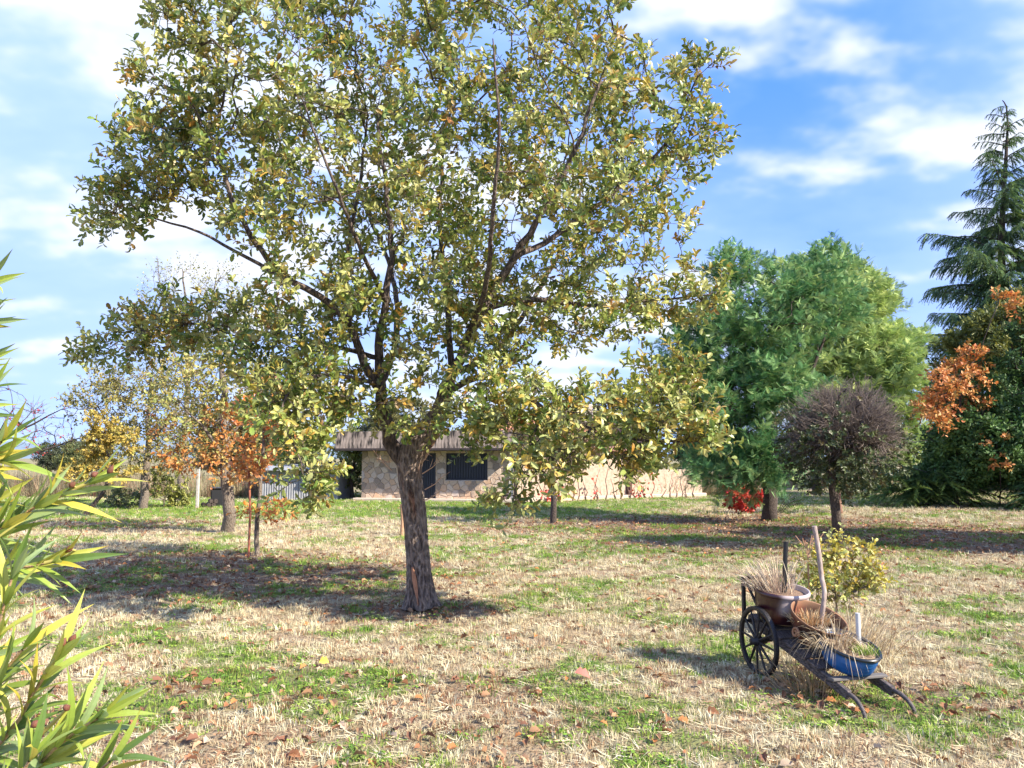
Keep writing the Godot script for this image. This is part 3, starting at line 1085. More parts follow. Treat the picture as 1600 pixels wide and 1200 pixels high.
func far_things() -> void:
	var r := RandomNumberGenerator.new()
	r.seed = 5
	clump = cluster(r, 12, 0.34, oval)
	clump_fine = cluster(r, 22, 0.2, oval)
	clump_mat = tinted(0.6, 0.4)
	bark_grey = grained(Color(0.10, 0.075, 0.06), Color(0.30, 0.25, 0.20), Vector3(2.2, 0.7, 2.2), 0.95, 0.03, FastNoiseLite.TYPE_SIMPLEX, 3.0, 61)
	bark_dark = grained(Color(0.035, 0.026, 0.024), Color(0.13, 0.10, 0.085), Vector3(2.4, 0.7, 2.4), 0.95, 0.03, FastNoiseLite.TYPE_SIMPLEX, 3.0, 62)
	# hills along the horizon
	var b := MB.new()
	var n := FastNoiseLite.new()
	n.seed = 4
	n.frequency = 0.0016
	var rows := [[1500.0, 0.0], [1700.0, 0.55], [2000.0, 1.0], [2400.0, 0.0]]
	for row in rows:
		for k in 161:
			var x := -3200.0 + k * 40.0
			var hh := (46.0 + 40.0 * n.get_noise_1d(x) + 9.0 * n.get_noise_1d(x * 6.0)) * smoothstep(400.0, -900.0, x)
			b.v.append(Vector3(x, maxf(0.0, hh) * row[1] - 0.5, -row[0]))
			b.n.append(Vector3(0, 0.8, 0.6))
			b.c.append(Color.WHITE)
	for j in 3:
		for k in 160:
			var a := j * 161 + k
			b.i.append_array([a, a + 161, a + 1, a + 1, a + 161, a + 162])
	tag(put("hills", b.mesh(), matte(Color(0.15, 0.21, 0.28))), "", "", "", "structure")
	# a line of trees that closes the fields
	var kinds := []
	for q in 3:
		var pal: Array = [[[Color(0.055, 0.075, 0.04), 2.0], [Color(0.08, 0.09, 0.045), 1.0]], [[Color(0.16, 0.15, 0.05), 2.0], [Color(0.11, 0.13, 0.05), 1.0]], [[Color(0.10, 0.14, 0.05), 2.0], [Color(0.2, 0.2, 0.07), 1.0]]][q]
		var at := Vector3(0, 0, -64)
		var tr := tree("distant_tree", "", "tree", at, [[[at - UP * 0.1, at + Vector3(0.2, 2.4, 0)], 0.2, 0.12]], [[at + Vector3(0, 4.0, 0), Vector3(2.7, 2.2, 2.2), 60], [at + Vector3(1.2, 2.6, 0), Vector3(2.2, 1.5, 1.6), 30], [at + Vector3(-1.5, 2.7, 0), Vector3(1.8, 1.6, 1.6), 30]], clump, clump_mat, pal, bark_dark, {"step": 0.6, "sprigs": 3, "leaves": 3, "leaf": 0.85, "sprig_len": 0.7, "tip": 0.02}, 300 + q, "trees that close the far fields")
		kinds.append(tr)
	var nth := ["leftmost", "second from the left", "third from the left", "fourth from the left", "fifth from the left", "sixth from the left", "seventh from the left", "eighth from the left", "ninth from the left", "tenth from the left", "eleventh from the left", "twelfth from the left", "thirteenth from the left", "fourteenth from the left", "fifteenth from the left", "sixteenth from the left", "seventeenth from the left", "eighteenth from the left", "nineteenth from the left", "twentieth from the left", "twenty first from the left", "twenty second from the left"]
	var names := ["dark green", "yellow brown", "pale green"]
	var k := 0
	for x in [-62.0, -55.0, -49.0, -46.0, -41.0, -36.5, -31.0, -25.0, -20.0, -14.0, -9.0, -3.0, 3.0, 8.0, 13.0, 18.0, 30.0, 37.0, 43.0, 50.0, 57.0, 64.0]:
		var src: Node3D = kinds[k % 3]
		var o: Node3D = src
		if k >= 3:
			o = src.duplicate()
			o.name = numbered("distant_tree")
			add_child(o, true)
		o.position = Vector3(x, 0, -72.0 - 9.0 * sin(k * 2.3))
		o.rotation.y = k * 1.7
		var s := 0.75 + 0.3 * sin(k * 3.1) * sin(k) + (0.25 if x > -30 and x < 16 else 0.0)
		if x < -28.0: s *= 0.72
		o.scale = Vector3(s * 1.15, s, s * 1.15)
		o.set_meta("label", "%s far tree, %s in the line that closes the fields" % [names[k % 3], nth[k]])
		k += 1
	# brush of tall dry grass beyond the left lawn
	var tb := MB.new()
	for q in 26:
		var ang := r.randf() * TAU
		var at := Vector3(cos(ang), 0, sin(ang)) * r.randf() * 0.4
		var w := Vector3(-sin(ang), 0, cos(ang)) * 0.012
		var top := at + UP * r.randf_range(0.25, 0.9) + Vector3(cos(ang), 0, sin(ang)) * r.randf() * 0.55
		tb.col = Color.WHITE * r.randf_range(0.7, 1.1)
		tb.poly([at - w, at + w, top], w.cross(UP))
	var xf := []
	var cols := []
	for q in 3900:
		var x := r.randf_range(-34, -10.5) if q < 2700 else r.randf_range(6.0, 34.0)
		var z := r.randf_range(-44, -37) if q < 2700 else r.randf_range(-58, -48)
		if q >= 3600:
			x = r.randf_range(7.0, 11.0)
			z = -38.9 - r.randf() * 0.8 + (x - 9.0) * -0.5
		var s := r.randf_range(0.5, 1.4) * (1.0 + 0.9 * nz.get_noise_2d(x * 1.4, z * 1.4))
		xf.append(Transform3D(Basis(UP, r.randf() * TAU).scaled(Vector3(s, s, s)), Vector3(x, 0, z)))
		cols.append(pick(r, [[Color(0.36, 0.25, 0.15), 3.0], [Color(0.44, 0.37, 0.23), 2.0], [Color(0.21, 0.25, 0.11), 2.5], [Color(0.30, 0.14, 0.09), 1.0]]))
	tag(many("tall_dry_grass", tb.mesh(), tinted(0.8, 0.3), xf, cols), "tall tan and rust dry grass along the far edges of the lawn", "dry grass")


# ---------------------------------------------------------------- the oak
func oak() -> void:
	var base := onground(Vector3(-1.198, 0, -10.159), 0.04)
	var bark := grained(Color(0.03, 0.022, 0.02), Color(0.46, 0.37, 0.31), Vector3(2.2, 0.6, 2.2), 0.95, 0.012, FastNoiseLite.TYPE_SIMPLEX, 6.0, 71, -2, true)
	var skel := [
		[[Vector3(-1.36, 1.794, -9.9), Vector3(-1.541, 2.104, -9.88), Vector3(-1.622, 2.43, -9.84), Vector3(-1.664, 2.753, -9.77)], 0.11, 0.072],
		[[Vector3(-1.664, 2.736, -9.77), Vector3(-1.672, 2.915, -9.75), Vector3(-1.694, 3.319, -9.7), Vector3(-1.605, 3.877, -9.6), Vector3(-1.517, 4.43, -9.5), Vector3(-1.561, 5.189, -9.3), Vector3(-1.651, 6.009, -9.1)], 0.066, 0.016],
		[[Vector3(-1.671, 2.752, -9.76), Vector3(-1.866, 3.077, -9.6), Vector3(-2.019, 3.555, -9.4), Vector3(-2.332, 3.858, -9.2), Vector3(-2.666, 3.997, -9.05), Vector3(-2.981, 4.346, -8.95), Vector3(-3.285, 4.852, -8.9), Vector3(-3.565, 5.64, -8.9)], 0.06, 0.018],
		[[Vector3(-2.666, 3.997, -9.05), Vector3(-3.242, 4.334, -9.2), Vector3(-3.882, 4.684, -9.3), Vector3(-4.508, 4.879, -9.35)], 0.03, 0.010],
		[[Vector3(-2.019, 3.555, -9.4), Vector3(-2.167, 4.451, -9.9), Vector3(-2.137, 5.579, -10.4), Vector3(-2.082, 6.827, -10.7)], 0.045, 0.014],
		[[Vector3(-1.692, 3.155, -9.7), Vector3(-2.398, 3.392, -10.2), Vector3(-3.324, 3.598, -10.4), Vector3(-4.421, 3.748, -10.5), Vector3(-5.387, 3.614, -10.5)], 0.035, 0.009],
		[[Vector3(-1.646, 2.833, -9.75), Vector3(-1.605, 3.631, -10.6), Vector3(-1.837, 4.739, -11.4), Vector3(-2.466, 6.144, -12), Vector3(-3.196, 7.785, -12.3)], 0.05, 0.014],
		[[Vector3(-1.695, 2.833, -9.75), Vector3(-1.941, 2.847, -9.1), Vector3(-2.302, 2.795, -8.6), Vector3(-2.519, 2.422, -8.4), Vector3(-2.281, 1.866, -8.35)], 0.03, 0.008],
		[[Vector3(-0.837, 2.774, -9.83), Vector3(-0.771, 2.961, -9.8), Vector3(-0.586, 3.319, -9.7), Vector3(-0.323, 3.851, -9.55), Vector3(0.016, 4.36, -9.3), Vector3(0.404, 4.919, -9.1), Vector3(0.766, 5.6, -8.9), Vector3(1.071, 6.429, -8.8)], 0.078, 0.015],
		[[Vector3(-0.839, 2.718, -9.85), Vector3(-0.437, 2.889, -9.5), Vector3(0, 2.765, -9.2), Vector3(0.371, 2.454, -8.9), Vector3(0.904, 2.238, -8.7), Vector3(1.499, 2.092, -8.6), Vector3(2.057, 2.077, -8.55)], 0.045, 0.008],
		[[Vector3(-0.771, 3.002, -9.8), Vector3(-0.851, 3.721, -10.1), Vector3(-0.972, 4.715, -10.4), Vector3(-1.001, 5.93, -10.6), Vector3(-0.883, 7.407, -10.7)], 0.048, 0.013],
		[[Vector3(-0.363, 3.769, -9.55), Vector3(0.251, 3.956, -9.9), Vector3(1.108, 3.911, -10.1), Vector3(1.981, 4.018, -10.2), Vector3(2.672, 4.088, -10.2)], 0.045, 0.010],
		[[Vector3(0.016, 4.36, -9.3), Vector3(0.566, 4.694, -9.5), Vector3(1.329, 5.331, -9.7), Vector3(2.026, 6.018, -9.8), Vector3(2.47, 6.944, -9.8)], 0.04, 0.010],
		[[Vector3(-0.586, 3.319, -9.7), Vector3(-0.295, 3.916, -8.7), Vector3(-0.205, 4.519, -8), Vector3(-0.131, 5.263, -7.6), Vector3(-0.194, 6.114, -7.4)], 0.04, 0.009],
		[[Vector3(-0.771, 2.961, -9.8), Vector3(-0.183, 3.495, -10.9), Vector3(0.499, 4.634, -11.8), Vector3(1.051, 5.926, -12.3), Vector3(1.295, 7.432, -12.5)], 0.05, 0.014],
		[[Vector3(-1.605, 3.877, -9.6), Vector3(-1.756, 4.34, -8.6), Vector3(-1.921, 4.871, -8), Vector3(-2.203, 5.654, -7.7)], 0.032, 0.008],
		[[Vector3(0.371, 2.454, -8.9), Vector3(0.217, 2.08, -8.7), Vector3(0.071, 1.653, -8.6), Vector3(0, 1.371, -8.6)], 0.015, 0.006],
		[[Vector3(0.904, 2.238, -8.7), Vector3(0.705, 2.005, -8.5), Vector3(0.486, 1.762, -8.4)], 0.014, 0.006],
	]
	var trunk := [Vector3(-1.151, 0.025, -9.9), Vector3(-1.172, 0.412, -9.9), Vector3(-1.201, 0.81, -9.9), Vector3(-1.255, 1.291, -9.9), Vector3(-1.309, 1.656, -9.9), Vector3(-1.304, 1.9, -9.9), Vector3(-1.199, 2.104, -9.9), Vector3(-1.037, 2.31, -9.9), Vector3(-0.904, 2.563, -9.86), Vector3(-0.821, 2.84, -9.82)]
	skel.push_front([trunk, 0.115, 0.09])
	var lobes := [
		[Vector3(-3.865, 7.425, -9.4), Vector3(0.665, 0.587, 1), 42], [Vector3(-4.146, 6.308, -9.3), Vector3(0.658, 0.426, 0.8), 36], [Vector3(-4.473, 5.502, -9.3), Vector3(0.696, 0.464, 0.7), 38], [Vector3(-4.888, 5.009, -9.3), Vector3(0.48, 0.325, 0.5), 24], [Vector3(-3.594, 5.68, -9.5), Vector3(0.83, 0.711, 1.4), 50],
		[Vector3(-2.753, 6.841, -9.6), Vector3(0.879, 0.879, 2), 58], [Vector3(-1.712, 7.48, -9.8), Vector3(1.06, 0.897, 2.4), 64], [Vector3(-0.342, 7.48, -9.8), Vector3(1.223, 1.06, 2.4), 76], [Vector3(1.026, 7.39, -9.8), Vector3(0.775, 0.938, 2), 56], [Vector3(-2.024, 5.931, -9.8), Vector3(1.06, 0.897, 2.4), 64],
		[Vector3(-0.675, 5.931, -9.8), Vector3(1.141, 0.978, 2.6), 76], [Vector3(0.675, 6.018, -9.8), Vector3(1.06, 0.897, 2.4), 72], [Vector3(1.691, 6.193, -9.8), Vector3(0.611, 0.693, 1.5), 36], [Vector3(2.425, 6.855, -9.8), Vector3(0.277, 0.473, 0.4), 15], [Vector3(2.463, 5.931, -9.8), Vector3(0.294, 0.294, 0.5), 13],
		[Vector3(1.379, 4.936, -9.8), Vector3(0.856, 0.693, 1.8), 50], [Vector3(0.167, 4.637, -9.8), Vector3(1.019, 0.693, 2.2), 56], [Vector3(-1.337, 4.936, -9.8), Vector3(0.856, 0.53, 2.2), 38], [Vector3(-2.616, 4.749, -9.6), Vector3(0.839, 0.679, 1.8), 42], [Vector3(2.176, 4.049, -10.1), Vector3(0.714, 0.353, 0.8), 32],
		[Vector3(0.918, 3.77, -9.9), Vector3(0.865, 0.453, 1.4), 42], [Vector3(-0.243, 3.59, -9.6), Vector3(0.679, 0.383, 1.2), 26], [Vector3(-2.486, 3.816, -9.5), Vector3(0.632, 0.356, 1.2), 28], [Vector3(-4.035, 3.757, -10.3), Vector3(0.9, 0.308, 0.8), 42], [Vector3(-5.078, 3.614, -10.5), Vector3(0.655, 0.367, 0.5), 30],
		[Vector3(-5.771, 3.347, -10.5), Vector3(0.227, 0.192, 0.3), 7], [Vector3(-3.018, 3.142, -9.6), Vector3(0.599, 0.399, 1), 38], [Vector3(-2.177, 2.829, -9.3), Vector3(0.464, 0.58, 1), 40], [Vector3(-2.595, 2.454, -8.9), Vector3(0.37, 0.37, 0.7), 20], [Vector3(-1.904, 3.755, -9.4), Vector3(0.43, 0.43, 1.2), 24], [Vector3(-1.273, 3.049, -9.5), Vector3(0.332, 0.364, 0.9), 13], [Vector3(-0.802, 3.857, -9.5), Vector3(0.514, 0.474, 1.4), 24], [Vector3(-1.488, 2.485, -9.4), Vector3(0.282, 0.282, 0.5), 9], [Vector3(-0.308, 2.974, -9.2), Vector3(0.383, 0.306, 0.7), 14], [Vector3(0, 2.46, -9), Vector3(0.749, 0.359, 0.8), 44], [Vector3(0.952, 2.337, -8.8), Vector3(0.732, 0.351, 0.8), 44],
		[Vector3(1.666, 2.369, -8.7), Vector3(0.478, 0.376, 0.7), 32], [Vector3(2.057, 2.077, -8.55), Vector3(0.228, 0.156, 0.3), 9], [Vector3(0.422, 1.83, -8.5), Vector3(0.396, 0.255, 0.5), 19], [Vector3(1.337, 1.9, -8.5), Vector3(0.354, 0.184, 0.4), 10], [Vector3(-0.612, 2.319, -9.2), Vector3(0.352, 0.306, 0.5), 9], [Vector3(0, 1.406, -8.6), Vector3(0.215, 0.129, 0.25), 6], [Vector3(-2.233, 1.624, -8.4), Vector3(0.294, 0.168, 0.3), 11],
		[Vector3(1.885, 2.858, -9.2), Vector3(0.383, 0.276, 0.7), 16], [Vector3(-3.133, 8.433, -9.6), Vector3(1.358, 0.479, 2), 40], [Vector3(-1.3, 8.845, -9.8), Vector3(1.386, 0.652, 2.4), 60], [Vector3(0.52, 8.753, -9.8), Vector3(1.223, 0.652, 2.2), 48], [Vector3(-2.361, 2.292, -8.6), Vector3(0.286, 0.358, 0.5), 13], [Vector3(-0.831, 4.34, -9.8), Vector3(0.652, 0.489, 2.2), 24],
	]
	var leaf := leaf_mesh([0.02, 0.11, 0.22, 0.18, 0.28, 0.22, 0.2, 0.03], 0.4, 0.28, 1.12)
	var lm := tinted(0.42, 0.6, 0.6)
	var pal := [[Color(0.34, 0.37, 0.08), 4.0], [Color(0.18, 0.27, 0.05), 3.5], [Color(0.58, 0.56, 0.22), 3.2], [Color(0.07, 0.13, 0.03), 2.5], [Color(0.56, 0.34, 0.05), 0.9], [Color(0.46, 0.19, 0.045), 0.6]]
	var o := {"step": 0.2, "tip": 0.0042, "sprigs": 4, "leaves": 9, "leaf": 0.096, "sprig_len": 0.40, "spread": 0.95, "rise": 0.3, "up": 0.2, "limit": 99.0, "twig_mat": bark, "wood_tone": Color(0.6, 0.57, 0.56), "singles": 290, "shell": 0.75, "wob": 0.16}
	var th := tree("oak_tree", "big leaning oak in the middle of the lawn with thinning green and yellow leaves", "tree", base, skel, lobes, leaf, lm, pal, bark, o, 901)
	# the thick trunk with real furrows
	var r := RandomNumberGenerator.new()
	r.seed = 4
	var pts := smooth_path(trunk, 0.03)
	var fn := FastNoiseLite.new()
	fn.seed = 9
	fn.frequency = 1.0
	fn.fractal_octaves = 3
	var b := MB.new()
	var sides := 56
	var m := pts.size()
	for k in m:
		var hgt := pts[k].y - base.y
		var up := smoothstep(1.75, 2.15, hgt)
		var rad := lerpf(lerpf(0.157, 0.142, smoothstep(0.0, 1.2, hgt)), 0.098, smoothstep(2.0, 2.75, hgt)) + 0.035 * up * (1.0 - smoothstep(2.15, 2.6, hgt)) + 0.07 * exp(-hgt * 7.0)
		if k == m - 1: rad *= 0.8
		var tan := (pts[mini(k + 1, m - 1)] - pts[maxi(k - 1, 0)]).normalized()
		var u := (Vector3.RIGHT - tan * tan.x).normalized()
		var ww := u.cross(tan)
		for j in sides:
			var a := TAU * j / sides
			var o2 := u * cos(a) + ww * sin(a)
			var ridge := 1.0 - absf(fn.get_noise_3d(o2.x * 2.6, hgt * 0.9, o2.z * 2.6)) * 2.0
			var fine := fn.get_noise_3d(o2.x * 7.0, hgt * 3.5, o2.z * 7.0)
			var lump := fn.get_noise_3d(o2.x * 0.8, hgt * 0.8, o2.z * 0.8 + 7.0)
			var flare := 1.0 + 0.42 * exp(-hgt * 7.0) * (cos(a * 4.0 + 1.0) + 0.6 * cos(a * 7.0 + 2.0))
			var rr := rad * flare * (1.0 + 0.06 * ridge + 0.06 * fine + 0.13 * lump)
			b.v.append(pts[k] - base + o2 * rr)
			b.n.append(o2)
			var spot := fn.get_noise_3d(o2.x * 2.2 + 20.0, hgt * 2.6, o2.z * 2.2)
			var moss := fn.get_noise_3d(o2.x * 1.1 + 40.0, hgt * 0.9, o2.z * 1.1)
			b.c.append(Color(1.05, 0.98, 0.94).lerp(Color(1.15, 0.72, 0.52), smoothstep(0.15, 0.5, moss)).lerp(Color(2.0, 2.0, 1.95), smoothstep(0.36, 0.46, spot)) * (0.7 + 0.4 * ridge))
	for k in m - 1:
		for j in sides:
			var a := k * sides + j
			var a2 := k * sides + (j + 1) % sides
			b.i.append_array([a, a2, a + sides, a2, a2 + sides, a + sides])
	# normals from the furrows
	for k in m:
		for j in sides:
			var p1 := b.v[k * sides + (j + 1) % sides] - b.v[k * sides + (j + sides - 1) % sides]
			var p2 := b.v[mini(k + 1, m - 1) * sides + j] - b.v[maxi(k - 1, 0) * sides + j]
			b.n[k * sides + j] = p2.cross(p1).normalized()
	put("trunk", b.mesh(), bark, th)
	# a torn strip of bare wood low on the trunk
	b = MB.new()
	for k in 8:
		var t := k / 8.0
		var t1 := (k + 1) / 8.0
		var q0: Vector3 = Vector3(-1.237, 0.551, -9.7).lerp(Vector3(-1.156, 0.091, -9.67), t) - base
		var q1: Vector3 = Vector3(-1.237, 0.551, -9.7).lerp(Vector3(-1.156, 0.091, -9.67), t1) - base
		var w0 := 0.006 + 0.022 * sin(PI * minf(t + 0.1, 1.0))
		var w1 := 0.006 + 0.022 * sin(PI * minf(t1 + 0.1, 1.0))
		for s in [-1.0, 1.0]:
			b.poly([q0 + Vector3(0, 0, 0.03), q1 + Vector3(0, 0, 0.03), q1 + Vector3(w1 * s, 0, -0.03), q0 + Vector3(w0 * s, 0, -0.03)], Vector3(s, 0, 1))
	put("torn_wood", b.mesh(false), grained(Color(0.36, 0.15, 0.08), Color(0.6, 0.3, 0.17), Vector3(4, 1, 4), 0.9, 0.02, FastNoiseLite.TYPE_SIMPLEX, 0.5, 72), th)
	# bare sprouts below the fork
	for s in [[Vector3(-1.128, 1.699, -9.75), Vector3(-0.865, 1.9, -9.5)], [Vector3(-1.094, 1.5, -9.75), Vector3(-0.828, 1.69, -9.45)], [Vector3(-1.17, 1.82, -9.75), Vector3(-1.008, 1.978, -9.5)], [Vector3(-1.108, 1.364, -9.75), Vector3(-0.862, 1.51, -9.5)], [Vector3(-1.516, 1.739, -9.75), Vector3(-1.717, 2.002, -9.5)], [Vector3(-1.533, 1.844, -9.75), Vector3(-1.685, 1.9, -9.6)]]:
		b = MB.new()
		var a: Vector3 = s[0] - base
		var e: Vector3 = s[1] - base
		b.tube(PackedVector3Array([a, a.lerp(e, 0.5) + Vector3(0.01, -0.02, 0.02), e]), PackedFloat32Array([0.008, 0.006, 0.003]), 5)
		for q in 3:
			var f := a.lerp(e, 0.4 + 0.2 * q)
			b.tube(PackedVector3Array([f, f + ((e - a).normalized() + rv(r) * 0.9) * 0.09]), PackedFloat32Array([0.004, 0.002]), 4)
		put("sprout", b.mesh(false), matte(Color(0.5, 0.33, 0.24)), th)


# ---------------------------------------------------------------- trees on the right
func frond_mesh() -> ArrayMesh:
	var b := MB.new()
	var pairs := 9
	for k in pairs:
		var t := 0.12 + 0.88 * k / (pairs - 1)
		var c := Vector3(0, t, -0.3 * t * t)
		var ln := 0.30 * sin(PI * clampf(t * 0.8 + 0.22, 0, 1)) + 0.05
		for s in [-1.0, 1.0]:
			var e := c + Vector3(s * ln, ln * 0.55, -0.10 * ln)
			var w := Vector3(0, 0.026, 0.008)
			b.col = Color.WHITE * (0.9 + 0.2 * (k % 2))
			b.poly([c - w, c + w, (c + e) * 0.5 + w * 1.3, e, (c + e) * 0.5 - w * 1.3], Vector3.BACK)
	b.poly([Vector3(-0.008, 0, 0), Vector3(0.008, 0, 0), Vector3(0.004, 1, -0.3), Vector3(-0.004, 1, -0.3)], Vector3.BACK)
	return b.mesh()


func right_trees() -> void:
	var frond := frond_mesh()
	var fm := tinted(0.55, 0.45, 0.4)
	# the near feathery tree and the one behind it
	var at := onground(Vector3(7.81, 0, -23.699), 0.05)
	var pal := [[Color(0.15, 0.32, 0.115), 3.0], [Color(0.06, 0.18, 0.07), 2.5], [Color(0.26, 0.43, 0.16), 2.0], [Color(0.44, 0.54, 0.19), 1.3]]
	var o := {"step": 0.45, "tip": 0.012, "sprigs": 4, "leaves": 11, "leaf": 0.26, "sprig_len": 0.9, "spread": 0.8, "rise": 0.6, "up": 0.25, "flat": 0.8, "twig_mat": bark_dark, "droop": 0.15, "shell": 0.8}
	var sk := [[[at, Vector3(7.739, 0.456, -23.5), Vector3(7.886, 1.417, -23.5), Vector3(7.883, 2.966, -23.4), Vector3(7.613, 4.717, -23.3), Vector3(7.477, 6.699, -23.3)], 0.24, 0.06], [[Vector3(7.889, 1.513, -23.5), Vector3(6.811, 2.371, -22.8), Vector3(5.729, 3.096, -22.2)], 0.08, 0.03], [[Vector3(7.876, 2.771, -23.4), Vector3(8.919, 4.12, -23.2), Vector3(9.479, 5.655, -23)], 0.1, 0.03], [[Vector3(7.792, 3.16, -23.4), Vector3(6.58, 4.778, -23.8), Vector3(5.854, 5.818, -24)], 0.08, 0.03]]
	tree("feathery_tree", "large dark green feathery tree on a stout trunk beside the red shrub", "tree", at, sk, [
		[Vector3(6.706, 3.331, -23), Vector3(1.818, 1.435, 1.8), 105], [Vector3(6.278, 4.927, -23.4), Vector3(1.557, 1.363, 1.6), 80], [Vector3(7.879, 5.92, -23.4), Vector3(1.849, 1.752, 1.9), 105], [Vector3(6.939, 7.524, -23.4), Vector3(0.584, 0.896, 0.8), 26], [Vector3(9.327, 6.74, -23.5), Vector3(1.466, 1.173, 1.6), 60], [Vector3(7.698, 3.675, -22.5), Vector3(1.31, 1.31, 1.3), 65], [Vector3(6.604, 1.712, -22.8), Vector3(1.423, 0.721, 1.3), 62], [Vector3(7.197, 1.716, -22.3), Vector3(0.891, 0.594, 0.8), 26], [Vector3(5.523, 4.158, -23.6), Vector3(0.982, 1.178, 1.2), 36], [Vector3(9.963, 7.669, -24), Vector3(0.799, 0.639, 1), 22]], frond, fm, pal, bark_dark, o, 11)
	at = onground(Vector3(16.006, 0, -40.615), 0.05)
	pal = [[Color(0.40, 0.54, 0.18), 3.0], [Color(0.58, 0.66, 0.23), 2.5], [Color(0.20, 0.32, 0.13), 2.0]]
	o.leaf = 0.42
	o.sprig_len = 1.15
	o.rise = 0.9
	sk = [[[at, Vector3(15.665, 0.913, -40), Vector3(16.011, 3.057, -40), Vector3(16.728, 6.063, -40), Vector3(17.523, 9.112, -40)], 0.26, 0.06], [[Vector3(16.124, 3.389, -40), Vector3(18.157, 5.679, -39.5), Vector3(19.292, 6.945, -39)], 0.1, 0.03], [[Vector3(16.329, 4.388, -40), Vector3(15.28, 7.139, -40.5), Vector3(15.222, 9.993, -41)], 0.1, 0.03]]
	tree("feathery_tree", "pale yellow green feathery tree standing behind the twiggy round tree", "tree", at, sk, [
		[Vector3(17.33, 6.945, -39), Vector3(3.082, 2.271, 2.5), 120], [Vector3(18.501, 5.583, -38.5), Vector3(1.922, 2.562, 2), 85], [Vector3(16.665, 9.697, -39.5), Vector3(2.958, 2.037, 2.5), 95], [Vector3(18.332, 9.697, -39.5), Vector3(1.643, 1.052, 1.7), 34], [Vector3(15.219, 10.653, -40), Vector3(1.597, 1.331, 1.7), 34], [Vector3(19.619, 6.945, -39), Vector3(1.103, 1.622, 1.4), 32], [Vector3(15.222, 6.676, -39.5), Vector3(1.972, 2.3, 2), 55], [Vector3(18.849, 2.695, -38.5), Vector3(1.601, 1.666, 1.7), 50], [Vector3(17.293, 3.653, -38.5), Vector3(1.922, 1.922, 1.7), 45]], frond, fm, pal, bark_dark, o, 12)

	# clipped round tree, twiggy above and leafy below
	at = onground(Vector3(6.807, 0, -16.299), 0.04)
	var r := RandomNumberGenerator.new()
	r.seed = 31
	var ctr := Vector3(6.926, 2.366, -16.1) - at
	var rt := thing("round_tree", "clipped round tree with a bare purple brown twig dome and green leaves below", "tree", at)
	var b := MB.new()
	var trunk := smooth_path([Vector3.ZERO, Vector3(6.702, 0.779, -16.1) - at, Vector3(6.64, 1.569, -16.1) - at, Vector3(6.693, 1.9, -16.1) - at], 0.12)
	var rr := PackedFloat32Array()
	for k in trunk.size(): rr.append(lerpf(0.10, 0.075, float(k) / trunk.size()) + 0.05 * exp(-k * 1.0) + r.randf() * 0.008)
	b.tube(trunk, rr, 14)
	put("trunk", b.mesh(false), bark_dark, rt)
	b = MB.new()
	var tw := MB.new()
	var xf := []
	var cols := []
	var hub := trunk[trunk.size() - 1]
	var radii := Vector3(1.38, 1.24, 1.3)
	var ends := []
	for k in 110:
		var d := rv(r)
		d.y = absf(d.y) * 1.1 - 0.35
		d = d.normalized()
		var e := ctr + d * radii * 0.62
		var c := hub.lerp(e, 0.5) + UP * 0.1 + rv(r) * 0.08
		var pts := smooth_path([hub, c, e], 0.15)
		var q := PackedFloat32Array()
		for j in pts.size(): q.append(lerpf(0.034, 0.011, float(j) / pts.size()))
		b.tube(pts, q, 5)
		for j in range(3, pts.size()): ends.append([pts[j], d])
	put("branches", b.mesh(false), bark_dark, rt)
	for k in 4600:
		var e: Array = ends[r.randi() % ends.size()]
		var p: Vector3 = e[0]
		var d: Vector3 = ((p - ctr + UP * 0.2).normalized() + rv(r) * 0.95 + UP * 0.1).normalized()
		if p.y + d.y * 0.4 < ctr.y - 0.75: continue
		var ln := r.randf_range(0.3, 0.78)
		var q := p + d * ln
		var rag := 0.93 + 0.3 * nz2.get_noise_3d(q.x * 3.0, q.y * 3.0, q.z * 3.0) + (r.randf() * 0.22 if r.randf() < 0.12 else 0.0)
		var lim := ((q - ctr) / radii).length() / rag
		if lim > 1.0: q = p + d * ln * clampf((1.06 * rag - ((p - ctr) / radii).length()) / maxf(lim * rag - ((p - ctr) / radii).length(), 0.05), 0.15, 1.0)
		tw.tube(PackedVector3Array([p, p.lerp(q, 0.5) + rv(r) * 0.09, q + rv(r) * 0.05]), PackedFloat32Array([0.0065, 0.005, 0.0025]), 3, false)
	var twig_part := put("twig_dome", tw.mesh(), grained(Color(0.09, 0.07, 0.06), Color(0.31, 0.25, 0.21), Vector3.ONE * 2, 0.9, 0.03, FastNoiseLite.TYPE_SIMPLEX, 0.0, 65), rt, "stuff")
	for k in 760:
		var d := rv(r)
		if d.y > 0.2 or (d.y > -0.1 and r.randf() < 0.6): d.y = -absf(d.y)
		var p := ctr + d.normalized() * radii * pow(r.randf(), 0.33) * Vector3(0.98, 1.05, 0.98)
		if d.x < -0.1 and r.randf() < 0.3: p += Vector3(0, 0.5, 0.1)
		if p.y < ctr.y - 1.0: p.y += 0.3 * r.randf()
		if d.x > 0.3 and r.randf() < 0.45: continue
		if r.randf() < 0.08: p.y -= 0.15
		sprig(r, p, (d + UP * 0.2 + rv(r) * 0.5).normalized(), 0.2, 9, 0.085, xf, cols, [[Color(0.065, 0.09, 0.03), 4.0], [Color(0.10, 0.13, 0.04), 2.0], [Color(0.04, 0.06, 0.022), 3.0], [Color(0.16, 0.10, 0.05), 0.6]], null, {})
	many("leaves", leaf_mesh([0.02, 0.25, 0.3, 0.2, 0.02], 0.3, 0.2), tinted(0.45, 0.35), xf, cols, rt)

	# red shrub and a young shoot by the stout trunk
	at = onground(Vector3(8.084, 0, -27.296), 0.03)
